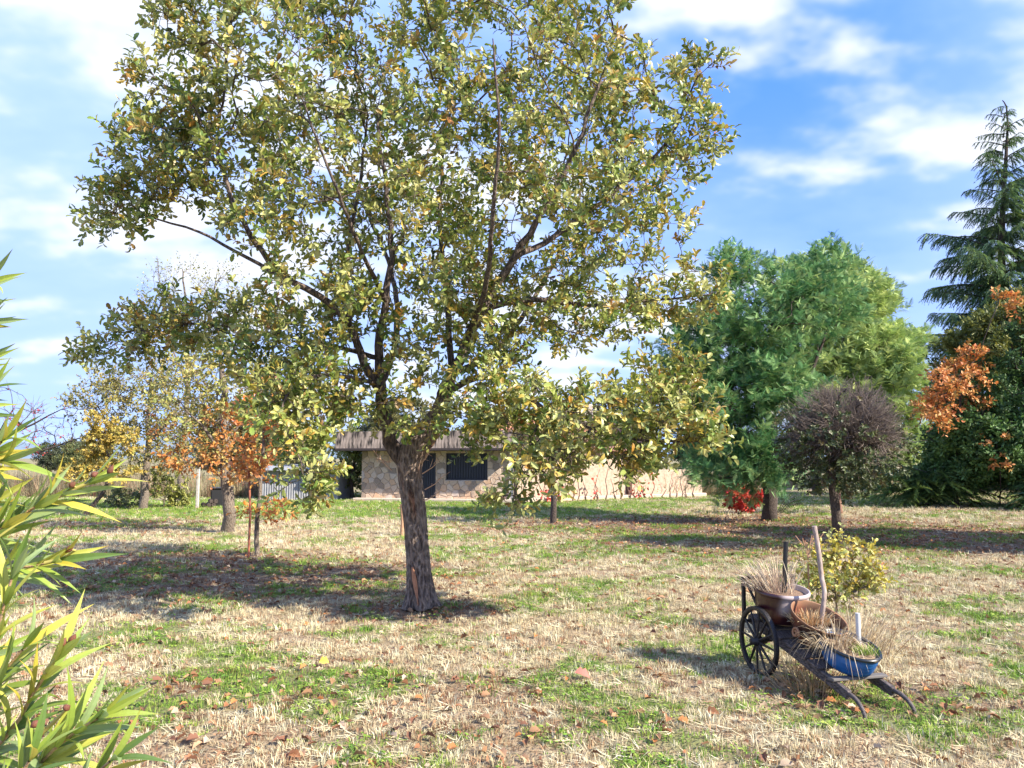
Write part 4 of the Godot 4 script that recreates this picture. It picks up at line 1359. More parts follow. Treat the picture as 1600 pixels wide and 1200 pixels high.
	tree("red_shrub", "small bright red leaved shrub left of the stout feathery tree trunk", "shrub", at, [[[at, at + Vector3(0.05, 0.4, 0)], 0.03, 0.015]], [[Vector3(7.903, 0.444, -26.5), Vector3(0.617, 0.309, 0.5), 26], [Vector3(7.648, 0.704, -26.5), Vector3(0.265, 0.176, 0.3), 8], [Vector3(8.473, 0.53, -26.5), Vector3(0.22, 0.176, 0.3), 6]], leaf_mesh([0.02, 0.3, 0.35, 0.2, 0.02], 0.2, 0.25), tinted(0.55, 0.4), [[Color(0.55, 0.05, 0.035), 4.0], [Color(0.62, 0.14, 0.06), 2.0], [Color(0.40, 0.03, 0.03), 2.0]], bark_dark, {"step": 0.2, "sprigs": 3, "leaves": 7, "leaf": 0.16, "sprig_len": 0.28, "tip": 0.006}, 41)
	at = onground(Vector3(8.936, 0, -26.372), 0.02)
	var sh := thing("young_shoot", "arching green shoot with paired leaflets right of the stout trunk", "shoot", at)
	b = MB.new()
	xf = []
	cols = []
	for k in 4:
		var d := Vector3(0.5 + 0.16 * k, 0.75 - 0.12 * k, 0.2 - 0.15 * k)
		var pts := smooth_path([Vector3(0.05 * k, 0, 0), d * 0.5 + UP * 0.1, d], 0.08)
		var q := PackedFloat32Array()
		for j in pts.size():
			q.append(0.012)
			if j > 2:
				for s in [-1.0, 1.0]:
					xf.append(leaf_xf(pts[j], Vector3(0.5, 0.2 + 0.4 * s, s * 0.6), Vector3(0, 1, 0.4), 0.17))
					cols.append(pick(r, [[Color(0.09, 0.13, 0.05), 1.0], [Color(0.15, 0.19, 0.07), 1.0]]))
		b.tube(pts, q, 5)
	put("stem", b.mesh(false), bark_dark, sh)
	many("leaflets", leaf_mesh([0.02, 0.12, 0.13, 0.02], 0.2, 0.2), tinted(0.5, 0.3), xf, cols, sh)
	at = onground(Vector3(11.127, 0, -26.372), 0.03)
	b = MB.new()
	var sap := thing("slender_tree", "slender tree with a thin reddish trunk seen between the round tree and the evergreens", "tree", at)
	b.tube(smooth_path([Vector3.ZERO, Vector3(-0.05, 1.2, 0), Vector3(0.12, 2.6, 0)], 0.2), PackedFloat32Array([0.1, 0.09, 0.085, 0.08, 0.08, 0.075, 0.07, 0.07, 0.065, 0.06, 0.06, 0.055, 0.05, 0.05]), 9)
	put("trunk", b.mesh(false), matte(Color(0.22, 0.12, 0.085)), sap)
	var g2 := lobe_points(r, [[Vector3(11.556, 1.681, -26.6), Vector3(1.106, 0.885, 1.2), 150]], at)
	xf = []
	cols = []
	for p in g2:
		xf.append(Transform3D(Basis(rv(r), r.randf() * TAU).scaled(Vector3.ONE * 0.5), p))
		cols.append(pick(r, [[Color(0.10, 0.15, 0.06), 1.0], [Color(0.15, 0.2, 0.08), 1.0]]))
	many("crown", clump_fine, clump_mat, xf, cols, sap)

	cedar()
	low_conifer(onground(Vector3(16.4, 0, -30.8), 0.03), "low spreading conifer at the left foot of the dark evergreen", 2.3, 71)
	low_conifer(onground(Vector3(20.2, 0, -28.2), 0.03), "low spreading conifer at the right edge before the dark evergreen", 2.2, 72)

	# broad dark evergreen at the edge, and its twin outside the picture whose shade lies on the lawn
	at = onground(Vector3(20.6, 0, -31.0), 0.05)
	pal = [[Color(0.09, 0.20, 0.055), 4.0], [Color(0.15, 0.26, 0.07), 3.0], [Color(0.04, 0.10, 0.035), 2.5]]
	o = {"step": 0.5, "tip": 0.012, "sprigs": 3, "leaves": 4, "leaf": 0.5, "sprig_len": 0.45, "twig_mat": bark_dark, "shell": 0.35, "pal_at": func(p, q): return [[Color(0.6, 0.22, 0.06), 1.0], [Color(0.09, 0.20, 0.055), 1.6]] if p.x < 18.0 and p.y > 3.6 and p.y < 5.8 else [[Color(0.16, 0.19, 0.04), 3.0], [Color(0.28, 0.28, 0.05), 2.0], [Color(0.08, 0.12, 0.035), 2.0]] if p.y > 6.0 + 0.8 * sin(p.x * 3.0) and p.x < 21.5 else q}
	var ev := tree("evergreen_tree", "broad dark green evergreen with a rounded yellow tipped top at the lawn's right edge", "tree", at, [[[at, at + Vector3(0, 2, 0), at + Vector3(0.2, 5.5, 0)], 0.3, 0.08]], [[Vector3(20.451, 4.606, -31), Vector3(3.043, 3.611, 3.4), 360], [Vector3(21.364, 6.698, -31), Vector3(2.321, 1.96, 2.8), 130], [Vector3(18.173, 2.52, -30), Vector3(1.647, 1.647, 2), 150], [Vector3(20.381, 2.024, -30), Vector3(2.745, 1.398, 2.4), 130], [Vector3(17.687, 1.39, -31), Vector3(1.186, 0.98, 1.6), 70]], clump, clump_mat, pal, bark_dark, o, 51)
	at = onground(Vector3(15.2, 0, -15.0), 0.05)
	tree("evergreen_tree", "evergreen outside the picture on the right that shades the lawn", "tree", at, [[[at, at + Vector3(0, 2, 0), at + Vector3(0.1, 5.5, 0)], 0.22, 0.08]], [[at + Vector3(0, 4.9, 0), Vector3(2.7, 2.5, 2.3), 190], [at + Vector3(1.2, 3.0, 0.6), Vector3(2.4, 1.8, 2.0), 90]], clump, clump_mat, pal, bark_dark, {"step": 0.5, "tip": 0.012, "sprigs": 3, "leaves": 4, "leaf": 0.55, "sprig_len": 0.45, "twig_mat": bark_dark, "shell": 0.5}, 52)
	# the orange tree that leans out of it
	at = onground(Vector3(17.3, 0, -30.2), 0.05)
	pal = [[Color(0.62, 0.24, 0.06), 4.0], [Color(0.68, 0.37, 0.13), 3.0], [Color(0.44, 0.13, 0.04), 2.0], [Color(0.34, 0.30, 0.07), 1.2]]
	var small := leaf_mesh([0.02, 0.24, 0.3, 0.2, 0.02], 0.3, 0.3)
	tree("autumn_tree", "small orange leaved tree glowing at the left flank of the dark evergreen", "tree", at, [[[at, at + Vector3(0, 1.5, 0), Vector3(17.118, 3.239, -29.4), Vector3(17.096, 4.939, -29.2)], 0.09, 0.03]], [[Vector3(16.976, 4.869, -29), Vector3(0.772, 0.676, 0.8), 24], [Vector3(15.788, 3.965, -28.6), Vector3(0.619, 0.619, 0.7), 22], [Vector3(17.463, 5.75, -29), Vector3(0.434, 0.338, 0.6), 9], [Vector3(16.254, 4.636, -28.6), Vector3(0.666, 0.571, 0.7), 14], [Vector3(18.71, 7.798, -28.4), Vector3(0.709, 0.213, 0.5), 9], [Vector3(16.094, 3.44, -28.6), Vector3(0.286, 0.19, 0.4), 3]], small, tinted(0.55, 0.5), pal, bark_dark, {"step": 0.35, "tip": 0.008, "sprigs": 4, "leaves": 7, "leaf": 0.16, "sprig_len": 0.6, "droop": 0.4, "shell": 0.9}, 53)
	at = onground(Vector3(18.888, 0, -30.113), 0.04)
	tree("autumn_sapling", "thin sapling with a few orange leaves before the foot of the dark evergreen", "tree", at, [[[at, Vector3(18.036, 1.312, -28.6), Vector3(17.879, 2.489, -28.5)], 0.03, 0.012]], [[Vector3(17.862, 1.689, -28.4), Vector3(0.284, 0.284, 0.3), 6], [Vector3(17.719, 2.439, -28.4), Vector3(0.567, 0.331, 0.4), 5]], small, tinted(0.55, 0.5), pal, bark_dark, {"step": 0.25, "tip": 0.005, "sprigs": 2, "leaves": 6, "leaf": 0.17, "sprig_len": 0.35}, 54)


var spray_mesh: ArrayMesh


func cedar() -> void:
	var r := RandomNumberGenerator.new()
	r.seed = 61
	var at := Vector3(25.4, -0.05, -38.0)
	var top := Vector3(25.921, 19.877, -38) - at
	var c := thing("cedar_tree", "tall drooping cedar with layered boughs rising behind the evergreen", "tree", at)
	var b := MB.new()
	var tp := smooth_path([Vector3.ZERO, Vector3(0, 6, 0), Vector3(0.0, 12, 0), Vector3(top.x + 0.2, top.y - 1.2, 0), top], 0.6)
	var rr := PackedFloat32Array()
	for k in tp.size(): rr.append(lerpf(0.42, 0.02, pow(float(k) / (tp.size() - 1), 0.8)))
	b.tube(tp, rr, 12)
	put("trunk", b.mesh(false), bark_dark, c)
	# hanging spray of needles, one unit long
	var sp := MB.new()
	spray_mesh = null
	for k in 24:
		var t := k / 23.0
		var p := Vector3(0, t, -0.35 * t * t)
		for s in [-1.0, 1.0]:
			var d := Vector3(s * 0.8, 0.75, r.randf_range(-0.5, 0.5)).normalized() * (0.24 - 0.12 * t)
			sp.col = Color.WHITE * r.randf_range(0.75, 1.2)
			sp.poly([p - Vector3(0, 0.034, 0), p + d, p + Vector3(0, 0.034, 0.01)], Vector3.BACK)
	sp.poly([Vector3(-0.012, 0, 0), Vector3(0.012, 0, 0), Vector3(0, 1, -0.35)], Vector3.BACK)
	spray_mesh = sp.mesh()
	var bw := MB.new()
	var xf := []
	var cols := []
	var pal := [[Color(0.12, 0.22, 0.095), 4.0], [Color(0.23, 0.33, 0.11), 2.5], [Color(0.06, 0.12, 0.07), 2.5]]
	var h := top.y
	var cnt := 92
	for k in cnt:
		var f := pow(float(k) / (cnt - 1), 0.9)
		var y := lerpf(0.9, h - 0.35, f)
		var reach := lerpf(7.6, 6.4, smoothstep(0.0, 0.3, f)) * (1.0 - pow(f, 1.5)) + 0.3
		reach *= r.randf_range(0.6, 1.22)
		var ang := k * 2.39996 + r.randf_range(-0.3, 0.3)
		var d := Vector3(cos(ang), 0, sin(ang))
		var rise := lerpf(-0.02, 0.5, f) + r.randf_range(-0.06, 0.1)
		var x0 := Vector3(top.x * smoothstep(12.0, h, y), y, 0)
		var pts := smooth_path([x0, x0 + d * reach * 0.5 + UP * reach * rise * 0.55, x0 + d * reach + UP * reach * rise * 0.75], 0.22)
		var q := PackedFloat32Array()
		for j in pts.size():
			var t := float(j) / (pts.size() - 1)
			q.append(lerpf(0.025 + reach * 0.008, 0.008, t))
			if t < 0.12: continue
			var side := d.cross(UP)
			for s in [-1.0, 1.0, 0.0]:
				var ln := lerpf(1.5, 0.75, t) * r.randf_range(0.6, 1.1) * clampf(reach / 3.0, 0.4, 1.0)
				var ax: Vector3 = (d * 0.75 + side * s * 0.9 - UP * r.randf_range(0.1, 0.65)).normalized()
				xf.append(leaf_xf(pts[j], ax, UP + rv(r) * 0.4, ln, 0.9))
				cols.append(pick(r, pal))
				if s != 0.0:
					for w in 2:
						xf.append(leaf_xf(pts[j] + ax * ln * r.randf_range(0.25, 0.6), (ax + d * 0.4 * w - UP * 0.5 + rv(r) * 0.3).normalized(), UP + rv(r) * 0.5, ln * 0.65, 0.9))
						cols.append(pick(r, pal))
		bw.tube(pts, q, 5, false)
	put("boughs", bw.mesh(false), bark_dark, c)
	many("needles", spray_mesh, tinted(0.55, 0.3), xf, cols, c)
	c.position = Vector3(29.9, -0.06, -46.0)
	c.scale = Vector3.ONE * 1.21


func low_conifer(at: Vector3, label: String, reach: float, sd: int) -> void:
	var r := RandomNumberGenerator.new()
	r.seed = sd
	var c := thing("low_conifer", label, "conifer", at)
	var b := MB.new()
	b.tube(PackedVector3Array([Vector3.ZERO, Vector3(0.05, 1.4, 0)]), PackedFloat32Array([0.09, 0.04]), 8)
	put("trunk", b.mesh(false), bark_dark, c)
	var bw := MB.new()
	var xf := []
	var cols := []
	for k in 26:
		var ang := k * 2.39996
		var d := Vector3(cos(ang), 0, sin(ang))
		var l := reach * r.randf_range(0.6, 1.1)
		var y := 0.25 + 1.2 * k / 26.0
		var pts := smooth_path([Vector3(0, y, 0), Vector3(0, y + 0.25, 0) + d * l * 0.5, Vector3(0, y * 0.9, 0) + d * l * (1.1 - 0.4 * k / 26.0)], 0.2)
		var q := PackedFloat32Array()
		for j in pts.size():
			q.append(lerpf(0.03, 0.008, float(j) / pts.size()))
			for s in [-1.0, 1.0, 0.0]:
				var ax: Vector3 = (d * 0.7 + d.cross(UP) * s * 0.8 + UP * r.randf_range(-0.35, 0.3)).normalized()
				xf.append(leaf_xf(pts[j], ax, UP + rv(r) * 0.5, r.randf_range(0.5, 0.9), 0.9))
				cols.append(pick(r, [[Color(0.12, 0.22, 0.07), 3.0], [Color(0.20, 0.30, 0.085), 2.0], [Color(0.06, 0.12, 0.05), 2.0]]))
		bw.tube(pts, q, 5, false)
	put("boughs", bw.mesh(false), bark_dark, c)
	many("needles", spray_mesh, tinted(0.55, 0.3), xf, cols, c)


# ---------------------------------------------------------------- trees on the left
func left_trees() -> void:
	var leaf := leaf_mesh([0.02, 0.26, 0.32, 0.2, 0.02], 0.3, 0.25)
	var lm := tinted(0.5, 0.45)
	var warm := func(p, q): return [[Color(0.56, 0.21, 0.045), 3.0], [Color(0.40, 0.15, 0.05), 2.0], [Color(0.55, 0.34, 0.09), 1.5], [Color(0.30, 0.29, 0.08), 1.5]] if p.y < 2.6 + 0.5 * sin(p.x * 4.0) else q
	var at := onground(Vector3(-7.289, 0, -20.05), 0.05)
	tree("autumn_tree", "autumn tree with a yellow green top and rust orange lower boughs left of the oak", "tree", at, [[[at, Vector3(-7.221, 0.683, -19.8), Vector3(-7.299, 1.493, -19.8), Vector3(-7.366, 2.473, -19.8), Vector3(-7.441, 3.628, -19.8), Vector3(-7.565, 4.797, -19.8)], 0.17, 0.05], [[Vector3(-7.327, 1.818, -19.8), Vector3(-7.739, 2.622, -19.4), Vector3(-8.158, 3.094, -19.2)], 0.05, 0.02], [[Vector3(-7.361, 2.309, -19.8), Vector3(-6.831, 3.144, -20), Vector3(-6.505, 4.002, -20.2)], 0.05, 0.02]],
		[[Vector3(-7.37, 3.961, -19.8), Vector3(1.153, 0.988, 1.2), 75], [Vector3(-8.162, 3.107, -19.4), Vector3(0.968, 0.839, 1), 62], [Vector3(-7.336, 2.793, -19.6), Vector3(1.011, 0.75, 1), 50], [Vector3(-7.834, 1.948, -19.3), Vector3(0.771, 0.514, 0.8), 48], [Vector3(-6.939, 1.739, -19.5), Vector3(0.681, 0.487, 0.8), 34], [Vector3(-6.574, 3.494, -20.2), Vector3(0.706, 1.008, 0.8), 36], [Vector3(-8.689, 3.94, -19.6), Vector3(0.652, 0.587, 0.8), 22]], leaf, lm, [[Color(0.37, 0.35, 0.09), 3.0], [Color(0.25, 0.29, 0.08), 3.0], [Color(0.42, 0.30, 0.08), 1.5]], bark_grey, {"step": 0.3, "tip": 0.006, "sprigs": 3, "leaves": 5, "leaf": 0.105, "sprig_len": 0.45, "pal_at": warm, "limit": 0.04}, 101)
	at = onground(Vector3(-13.573, 0, -28.635), 0.05)
	tree("olive_brown_tree", "thin crowned olive brown tree with a straight dark trunk beside the yellow tree", "tree", at, [[[at, Vector3(-13.5, 0.846, -28.5), Vector3(-13.448, 1.783, -28.5), Vector3(-13.475, 3.435, -28.5), Vector3(-13.444, 4.866, -28.5)], 0.16, 0.05], [[Vector3(-13.457, 1.971, -28.5), Vector3(-14.274, 2.482, -28.2), Vector3(-15.162, 3.642, -28)], 0.06, 0.02], [[Vector3(-13.456, 2.489, -28.5), Vector3(-12.706, 3.451, -28.8), Vector3(-12.351, 4.431, -29)], 0.06, 0.02]],
		[[Vector3(-13.539, 3.792, -28.5), Vector3(1.707, 1.423, 1.8), 95], [Vector3(-15.06, 3.922, -28), Vector3(1.048, 0.839, 1.1), 48], [Vector3(-12.482, 4.675, -29), Vector3(1.255, 1.448, 1.4), 55], [Vector3(-13.727, 2.25, -28.3), Vector3(1.695, 0.8, 1.4), 55], [Vector3(-12.459, 2.491, -28.6), Vector3(1.19, 1.047, 1.2), 45], [Vector3(-14.716, 4.617, -28.4), Vector3(1.181, 0.709, 1.2), 26]], leaf, lm, [[Color(0.27, 0.25, 0.07), 3.0], [Color(0.17, 0.19, 0.06), 3.0], [Color(0.34, 0.25, 0.07), 2.0]], bark_grey, {"step": 0.4, "tip": 0.009, "sprigs": 4, "leaves": 7, "leaf": 0.11, "sprig_len": 0.55, "limit": 0.05}, 102)
	at = onground(Vector3(-14.6, 0, -34.0), 0.05)
	tree("bare_poplar", "tall slender nearly bare poplar whose thin twigs rise against the sky", "tree", at, [[[at, at + Vector3(0.2, 4, 0), Vector3(-14.528, 7.451, -34), Vector3(-14.847, 10.366, -34)], 0.16, 0.025], [[Vector3(-14.378, 5.153, -34), Vector3(-15.385, 7.451, -34), Vector3(-16.026, 10.954, -34)], 0.05, 0.012], [[Vector3(-14.39, 5.439, -34), Vector3(-13.606, 8.03, -34), Vector3(-13.261, 10.366, -34)], 0.05, 0.012], [[Vector3(-14.31, 4.868, -34), Vector3(-12.277, 6.874, -34), Vector3(-11.485, 8.903, -34)], 0.05, 0.012]],
		[[Vector3(-15.913, 9.048, -34), Vector3(0.735, 1.641, 0.9), 60], [Vector3(-14.643, 8.903, -34), Vector3(1.131, 1.98, 1.2), 80], [Vector3(-13.054, 8.611, -34), Vector3(1.245, 1.867, 1.2), 80], [Vector3(-14.253, 6.298, -34), Vector3(2.263, 1.414, 1.6), 70], [Vector3(-11.457, 8.03, -34), Vector3(0.849, 1.697, 1), 34]], leaf, lm, [[Color(0.36, 0.37, 0.14), 2.0], [Color(0.30, 0.30, 0.14), 1.0]], bark_grey, {"step": 0.4, "tip": 0.007, "sprigs": 2, "leaves": 3, "leaf": 0.11, "sprig_len": 0.7, "rise": 1.2, "spread": 0.5, "limit": 0.05}, 103)
	at = onground(Vector3(-13.9, 0, -25.2), 0.05)
	tree("yellow_tree", "small golden yellow tree at the far left edge of the lawn", "tree", at, [[[at, Vector3(-13.185, 0.968, -25.2), Vector3(-13.148, 1.9, -25.2), Vector3(-13.341, 2.838, -25.2)], 0.08, 0.03]],
		[[Vector3(-13.472, 2.943, -25.2), Vector3(0.419, 0.461, 0.6), 26], [Vector3(-13.581, 2.212, -25.2), Vector3(0.545, 0.419, 0.7), 30], [Vector3(-12.651, 2.42, -25.2), Vector3(0.503, 0.377, 0.6), 28], [Vector3(-13.929, 1.427, -25), Vector3(0.458, 0.25, 0.6), 18], [Vector3(-12.825, 1.466, -25.1), Vector3(0.668, 0.271, 0.6), 24]], leaf, lm, [[Color(0.52, 0.38, 0.07), 3.0], [Color(0.44, 0.32, 0.08), 2.0], [Color(0.31, 0.31, 0.08), 2.0]], bark_dark, {"step": 0.3, "tip": 0.007, "sprigs": 4, "leaves": 10, "leaf": 0.10, "sprig_len": 0.38}, 104)
	# saplings and their stake in front
	at = onground(Vector3(-4.978, 0, -15.245), 0.03)
	tree("oak_sapling", "slim grey oak sapling with sparse orange leaves left of the big oak", "tree", at, [[[at, Vector3(-4.969, 0.595, -15.2), Vector3(-4.93, 1.338, -15.2), Vector3(-4.903, 2.088, -15.2), Vector3(-4.903, 3.354, -15.2)], 0.05, 0.018]],
		[[Vector3(-4.975, 1.838, -15.1), Vector3(0.377, 0.452, 0.5), 15], [Vector3(-4.745, 2.719, -15.2), Vector3(0.329, 0.506, 0.5), 16], [Vector3(-5.12, 2.592, -15.2), Vector3(0.405, 0.506, 0.5), 15], [Vector3(-4.927, 3.29, -15.2), Vector3(0.253, 0.379, 0.3), 8], [Vector3(-4.598, 0.91, -15.1), Vector3(0.251, 0.176, 0.3), 5], [Vector3(-4.904, 0.751, -15.1), Vector3(0.327, 0.176, 0.3), 6], [Vector3(-4.537, 2.088, -15.2), Vector3(0.253, 0.379, 0.4), 6], [Vector3(-5.306, 1.651, -15.1), Vector3(0.251, 0.176, 0.3), 7]], leaf_mesh([0.02, 0.13, 0.27, 0.2, 0.33, 0.22, 0.02], 0.3, 0.3), lm, [[Color(0.64, 0.24, 0.05), 4.0], [Color(0.52, 0.17, 0.05), 2.0], [Color(0.68, 0.42, 0.10), 1.5]], bark_grey, {"step": 0.2, "tip": 0.0045, "sprigs": 3, "leaves": 4, "leaf": 0.12, "sprig_len": 0.32}, 105)
	at = onground(Vector3(-5.009, 0, -14.861), 0.06)
	var b := MB.new()
	b.tube(PackedVector3Array([Vector3.ZERO, Vector3(0.01, 0.9, 0), Vector3(-5.098, 1.653, -15) - at]), PackedFloat32Array([0.022, 0.021, 0.019]), 8)
	var st := put("stake", b.mesh(false), grained(Color(0.22, 0.06, 0.035), Color(0.42, 0.16, 0.09), Vector3(3, 1, 3), 0.8))
	st.position = at
	tag(st, "thin rust red stake standing beside the slim oak sapling", "stake")
	at = onground(Vector3(-2.713, 0, -19.229), 0.05)
	b = MB.new()
	b.tube(PackedVector3Array([Vector3.ZERO, Vector3(0.01, 0.4, 0), Vector3(-0.01, 0.82, 0)]), PackedFloat32Array([0.05, 0.045, 0.045]), 8)
	st = put("stake", b.mesh(false), grained(Color(0.30, 0.17, 0.10), Color(0.5, 0.32, 0.2), Vector3(3, 1, 3), 0.9))
	st.position = at
	tag(st, "short tan wooden stake on the lawn just left of the oak trunk", "stake")
	# bare tree at the left edge
	at = onground(Vector3(-19.6, 0, -28.0), 0.05)
	tree("bare_tree", "bare dark branched tree with a few red leaves behind the oleander", "tree", at, [[[at, at + Vector3(0, 1.2, 0), Vector3(-18.805, 2.247, -28), Vector3(-18.617, 2.942, -28)], 0.14, 0.05], [[Vector3(-18.727, 2.478, -28), Vector3(-17.689, 2.989, -28), Vector3(-16.445, 3.642, -28)], 0.06, 0.015], [[Vector3(-18.751, 2.131, -28), Vector3(-17.173, 2.131, -28), Vector3(-15.463, 2.71, -28)], 0.06, 0.012], [[Vector3(-18.695, 2.71, -28), Vector3(-18.195, 3.642, -28)], 0.05, 0.015]],
		[[Vector3(-17.241, 3.292, -28), Vector3(1.398, 0.652, 1.2), 60], [Vector3(-16.722, 2.362, -28), Vector3(1.165, 0.512, 1.2), 40], [Vector3(-18.661, 3.642, -28), Vector3(1.165, 0.932, 1.6), 40]], leaf, lm, [[Color(0.5, 0.05, 0.04), 1.0]], bark_dark, {"step": 0.3, "tip": 0.009, "sprigs": 2, "leaves": 1, "leaf": 0.07, "sprig_len": 0.5}, 106)
	# bushes by the white post
	for s in [["yellow_bush", "pale yellow green bush on thin stems between the dark trunk and white post", Vector3(-13.336, 0, -29.729), 30, 26, 1.0], ["low_bush", "low rounded yellow green bush just left of the white post", Vector3(-12.89, 0, -30.113), 16, 12, 0.7], ["low_bush", "low dull green bush at the foot of the straight dark trunk", Vector3(-14.78, 0, -29.729), 24, 14, 0.8]]:
		at = onground(s[2], 0.03)
		var k := -at.z / 1202.0
		var mid := at + Vector3(0, (s[4] + (14.0 if s[5] == 1.0 else 0.0)) * k, 0)
		tree(s[0], s[1], "bush", at, [[[at, at + Vector3(0.03, 0.3, 0)], 0.03, 0.02]], [[mid, Vector3(s[3] * k, s[4] * k, s[3] * k), int(50 * s[5])]], leaf, lm, [[Color(0.33, 0.33, 0.08), 3.0], [Color(0.24, 0.27, 0.07), 3.0]] if s[5] < 0.75 or s[5] == 1.0 else [[Color(0.14, 0.17, 0.07), 1.0], [Color(0.2, 0.21, 0.09), 1.0]], bark_grey, {"step": 0.25, "tip": 0.006, "sprigs": 3, "leaves": 8, "leaf": 0.11, "sprig_len": 0.28}, 100 + int(s[5] * 70))
	# small crown under the oak's boughs
	at = onground(Vector3(1.205, 0, -22.558), 0.04)
	tree("small_tree", "small tree with a thin dark upright trunk under the oak's right boughs", "tree", at, [[[at, Vector3(1.186, 0.7, -22.5), Vector3(1.172, 1.53, -22.5), Vector3(1.232, 2.365, -22.5)], 0.10, 0.05]], [[Vector3(1.27, 2.365, -22.5), Vector3(1.123, 0.636, 1), 60], [Vector3(2.052, 2.179, -22.5), Vector3(0.749, 0.487, 0.9), 30], [Vector3(0.56, 2.365, -22.5), Vector3(0.562, 0.449, 0.8), 24]], leaf, lm, [[Color(0.19, 0.16, 0.07), 2.0], [Color(0.13, 0.13, 0.05), 2.0], [Color(0.30, 0.14, 0.06), 1.0]], bark_dark, {"step": 0.3, "tip": 0.007, "sprigs": 3, "leaves": 7, "leaf": 0.12, "sprig_len": 0.4}, 107)
	# thicket left of the house
	for s in [["young_tree", "yellow green young tree with a dark forked trunk left of the stone house", Vector3(-8.5, 0, -36.193), 44, 62, 0], ["young_tree", "pale green leafy young tree touching the stone house's left corner", Vector3(-7.396, 0, -36.193), 20, 50, 1], ["young_tree", "thin yellow young tree between the grey metal shed and the dark forked trunk", Vector3(-10.221, 0, -37.354), 34, 56, 2]]:
		at = onground(s[2], 0.05)
		var k := -at.z / 1202.0
		tree(s[0], s[1], "tree", at, [[[at, at + Vector3(-0.1, 0.9, 0), at + Vector3(0.1, 2.2, 0)], 0.11, 0.05], [[at + Vector3(-0.1, 0.9, 0), at + Vector3(-0.7, 2.0, 0)], 0.05, 0.03]], [[at + Vector3(0, s[4] * 1.15 * k, -0.5), Vector3(s[3] * k, s[4] * k * 0.95, 1.4), 90]], leaf, lm, [[[Color(0.31, 0.31, 0.10), 3.0], [Color(0.22, 0.25, 0.08), 3.0]], [[Color(0.22, 0.28, 0.09), 3.0], [Color(0.16, 0.21, 0.07), 2.0]], [[Color(0.40, 0.36, 0.12), 3.0], [Color(0.3, 0.3, 0.10), 2.0]]][s[5]], bark_dark, {"step": 0.35, "tip": 0.008, "sprigs": 3, "leaves": 7, "leaf": 0.15, "sprig_len": 0.5}, 120 + s[5])
	# white post, dark barrel, shed
	at = onground(Vector3(-11.887, 0, -29.355), 0.05)
	b = MB.new()
	b.box(Transform3D(Basis(), Vector3(0, 0.78, 0)), Vector3(0.10, 1.56, 0.10), 0.012)
	b.box(Transform3D(Basis(), Vector3(0, 1.58, 0)), Vector3(0.16, 0.05, 0.16), 0.015)
	st = put("post", b.mesh(false), grained(Color(0.36, 0.33, 0.30), Color(0.55, 0.52, 0.48), Vector3.ONE))
	st.position = at
	tag(st, "whitish concrete post standing at the far edge of the left lawn", "post")
	at = onground(Vector3(-11.554, 0, -30.911), 0.02)
	var bin := thing("storage_bin", "dark box shaped bin beyond the autumn tree trunk", "bin", at, 0.2)
	b = MB.new()
	b.box(Transform3D(Basis(), Vector3(0, 0.35, 0)), Vector3(0.74, 0.7, 0.6), 0.04)
	put("body", b.mesh(false), matte(Color(0.02, 0.02, 0.022), 0.5), bin)
	b = MB.new()
	b.box(Transform3D(Basis(), Vector3(0, 0.735, 0.01)), Vector3(0.80, 0.06, 0.66), 0.02)
	put("lid", b.mesh(false), matte(Color(0.028, 0.028, 0.03), 0.5), bin)
	for x in [-0.3, 0.3]:
		b = MB.new()
		b.tube(PackedVector3Array([Vector3(x - 0.03, 0.07, 0.3), Vector3(x + 0.03, 0.07, 0.3)]), PackedFloat32Array([0.07, 0.07]), 12)
		put("wheel", b.mesh(false), matte(Color(0.015, 0.015, 0.015)), bin)
	at = onground(Vector3(-11.929, 0, -30.507), 0.0)
	var lg := thing("log_pile", "small heap of dark cut logs beside the dark bin", "log pile", at, 0.4)
	var lr := RandomNumberGenerator.new()
	lr.seed = 9
	for k in 6:
		b = MB.new()
		var p := Vector3((k % 3 - 1) * 0.17 + (0.08 if k > 3 else 0.0), 0.08 + (0.14 if k > 3 else 0.0), 0)
		b.tube(PackedVector3Array([p - Vector3(0, 0, 0.3), p + Vector3(0.03, 0, 0.3)]), PackedFloat32Array([0.085, 0.08]), 9)
		put("log", b.mesh(false), bark_dark, lg)
	at = Vector3(-11.6, 0, -35.6)
	var shed := thing("shed", "low shed of grey corrugated metal sheets left of the house", "shed", at, -0.12)
	var zinc := grained(Color(0.20, 0.21, 0.23), Color(0.36, 0.37, 0.39), Vector3(0.5, 0.2, 0.5), 0.7, 0.02, FastNoiseLite.TYPE_SIMPLEX, 0.0, 81)
	for k in 4:
		b = MB.new()
		for q in 8:
			var x0 := q * 0.115
			b.poly([Vector3(x0, 0, 0), Vector3(x0 + 0.05, 0, 0.03), Vector3(x0 + 0.05, 1.36, 0.03), Vector3(x0, 1.36, 0)], Vector3.BACK)
			b.poly([Vector3(x0 + 0.05, 0, 0.03), Vector3(x0 + 0.115, 0, 0), Vector3(x0 + 0.115, 1.36, 0), Vector3(x0 + 0.05, 1.36, 0.03)], Vector3.BACK)
		var o := put("metal_sheet", b.mesh(false), zinc, shed)
		o.position = Vector3(k * 0.94, 0, 0)
	b = MB.new()
	b.box(Transform3D(Basis(), Vector3(1.88, 0.67, -1.0)), Vector3(3.7, 1.34, 1.9))
	put("body", b.mesh(false), matte(Color(0.3, 0.3, 0.32)), shed)
	b = MB.new()
	b.box(Transform3D(Basis(Vector3.RIGHT, 0.1), Vector3(1.88, 1.45, -0.9)), Vector3(4.1, 0.05, 2.5), 0.01)
	put("roof", b.mesh(false), zinc, shed)


# ---------------------------------------------------------------- the hand cart and what it carries
func cart_at(p: Vector3) -> Vector3:
	return Vector3(2.44, 0, -7.02) + p.rotated(UP, 0.24)


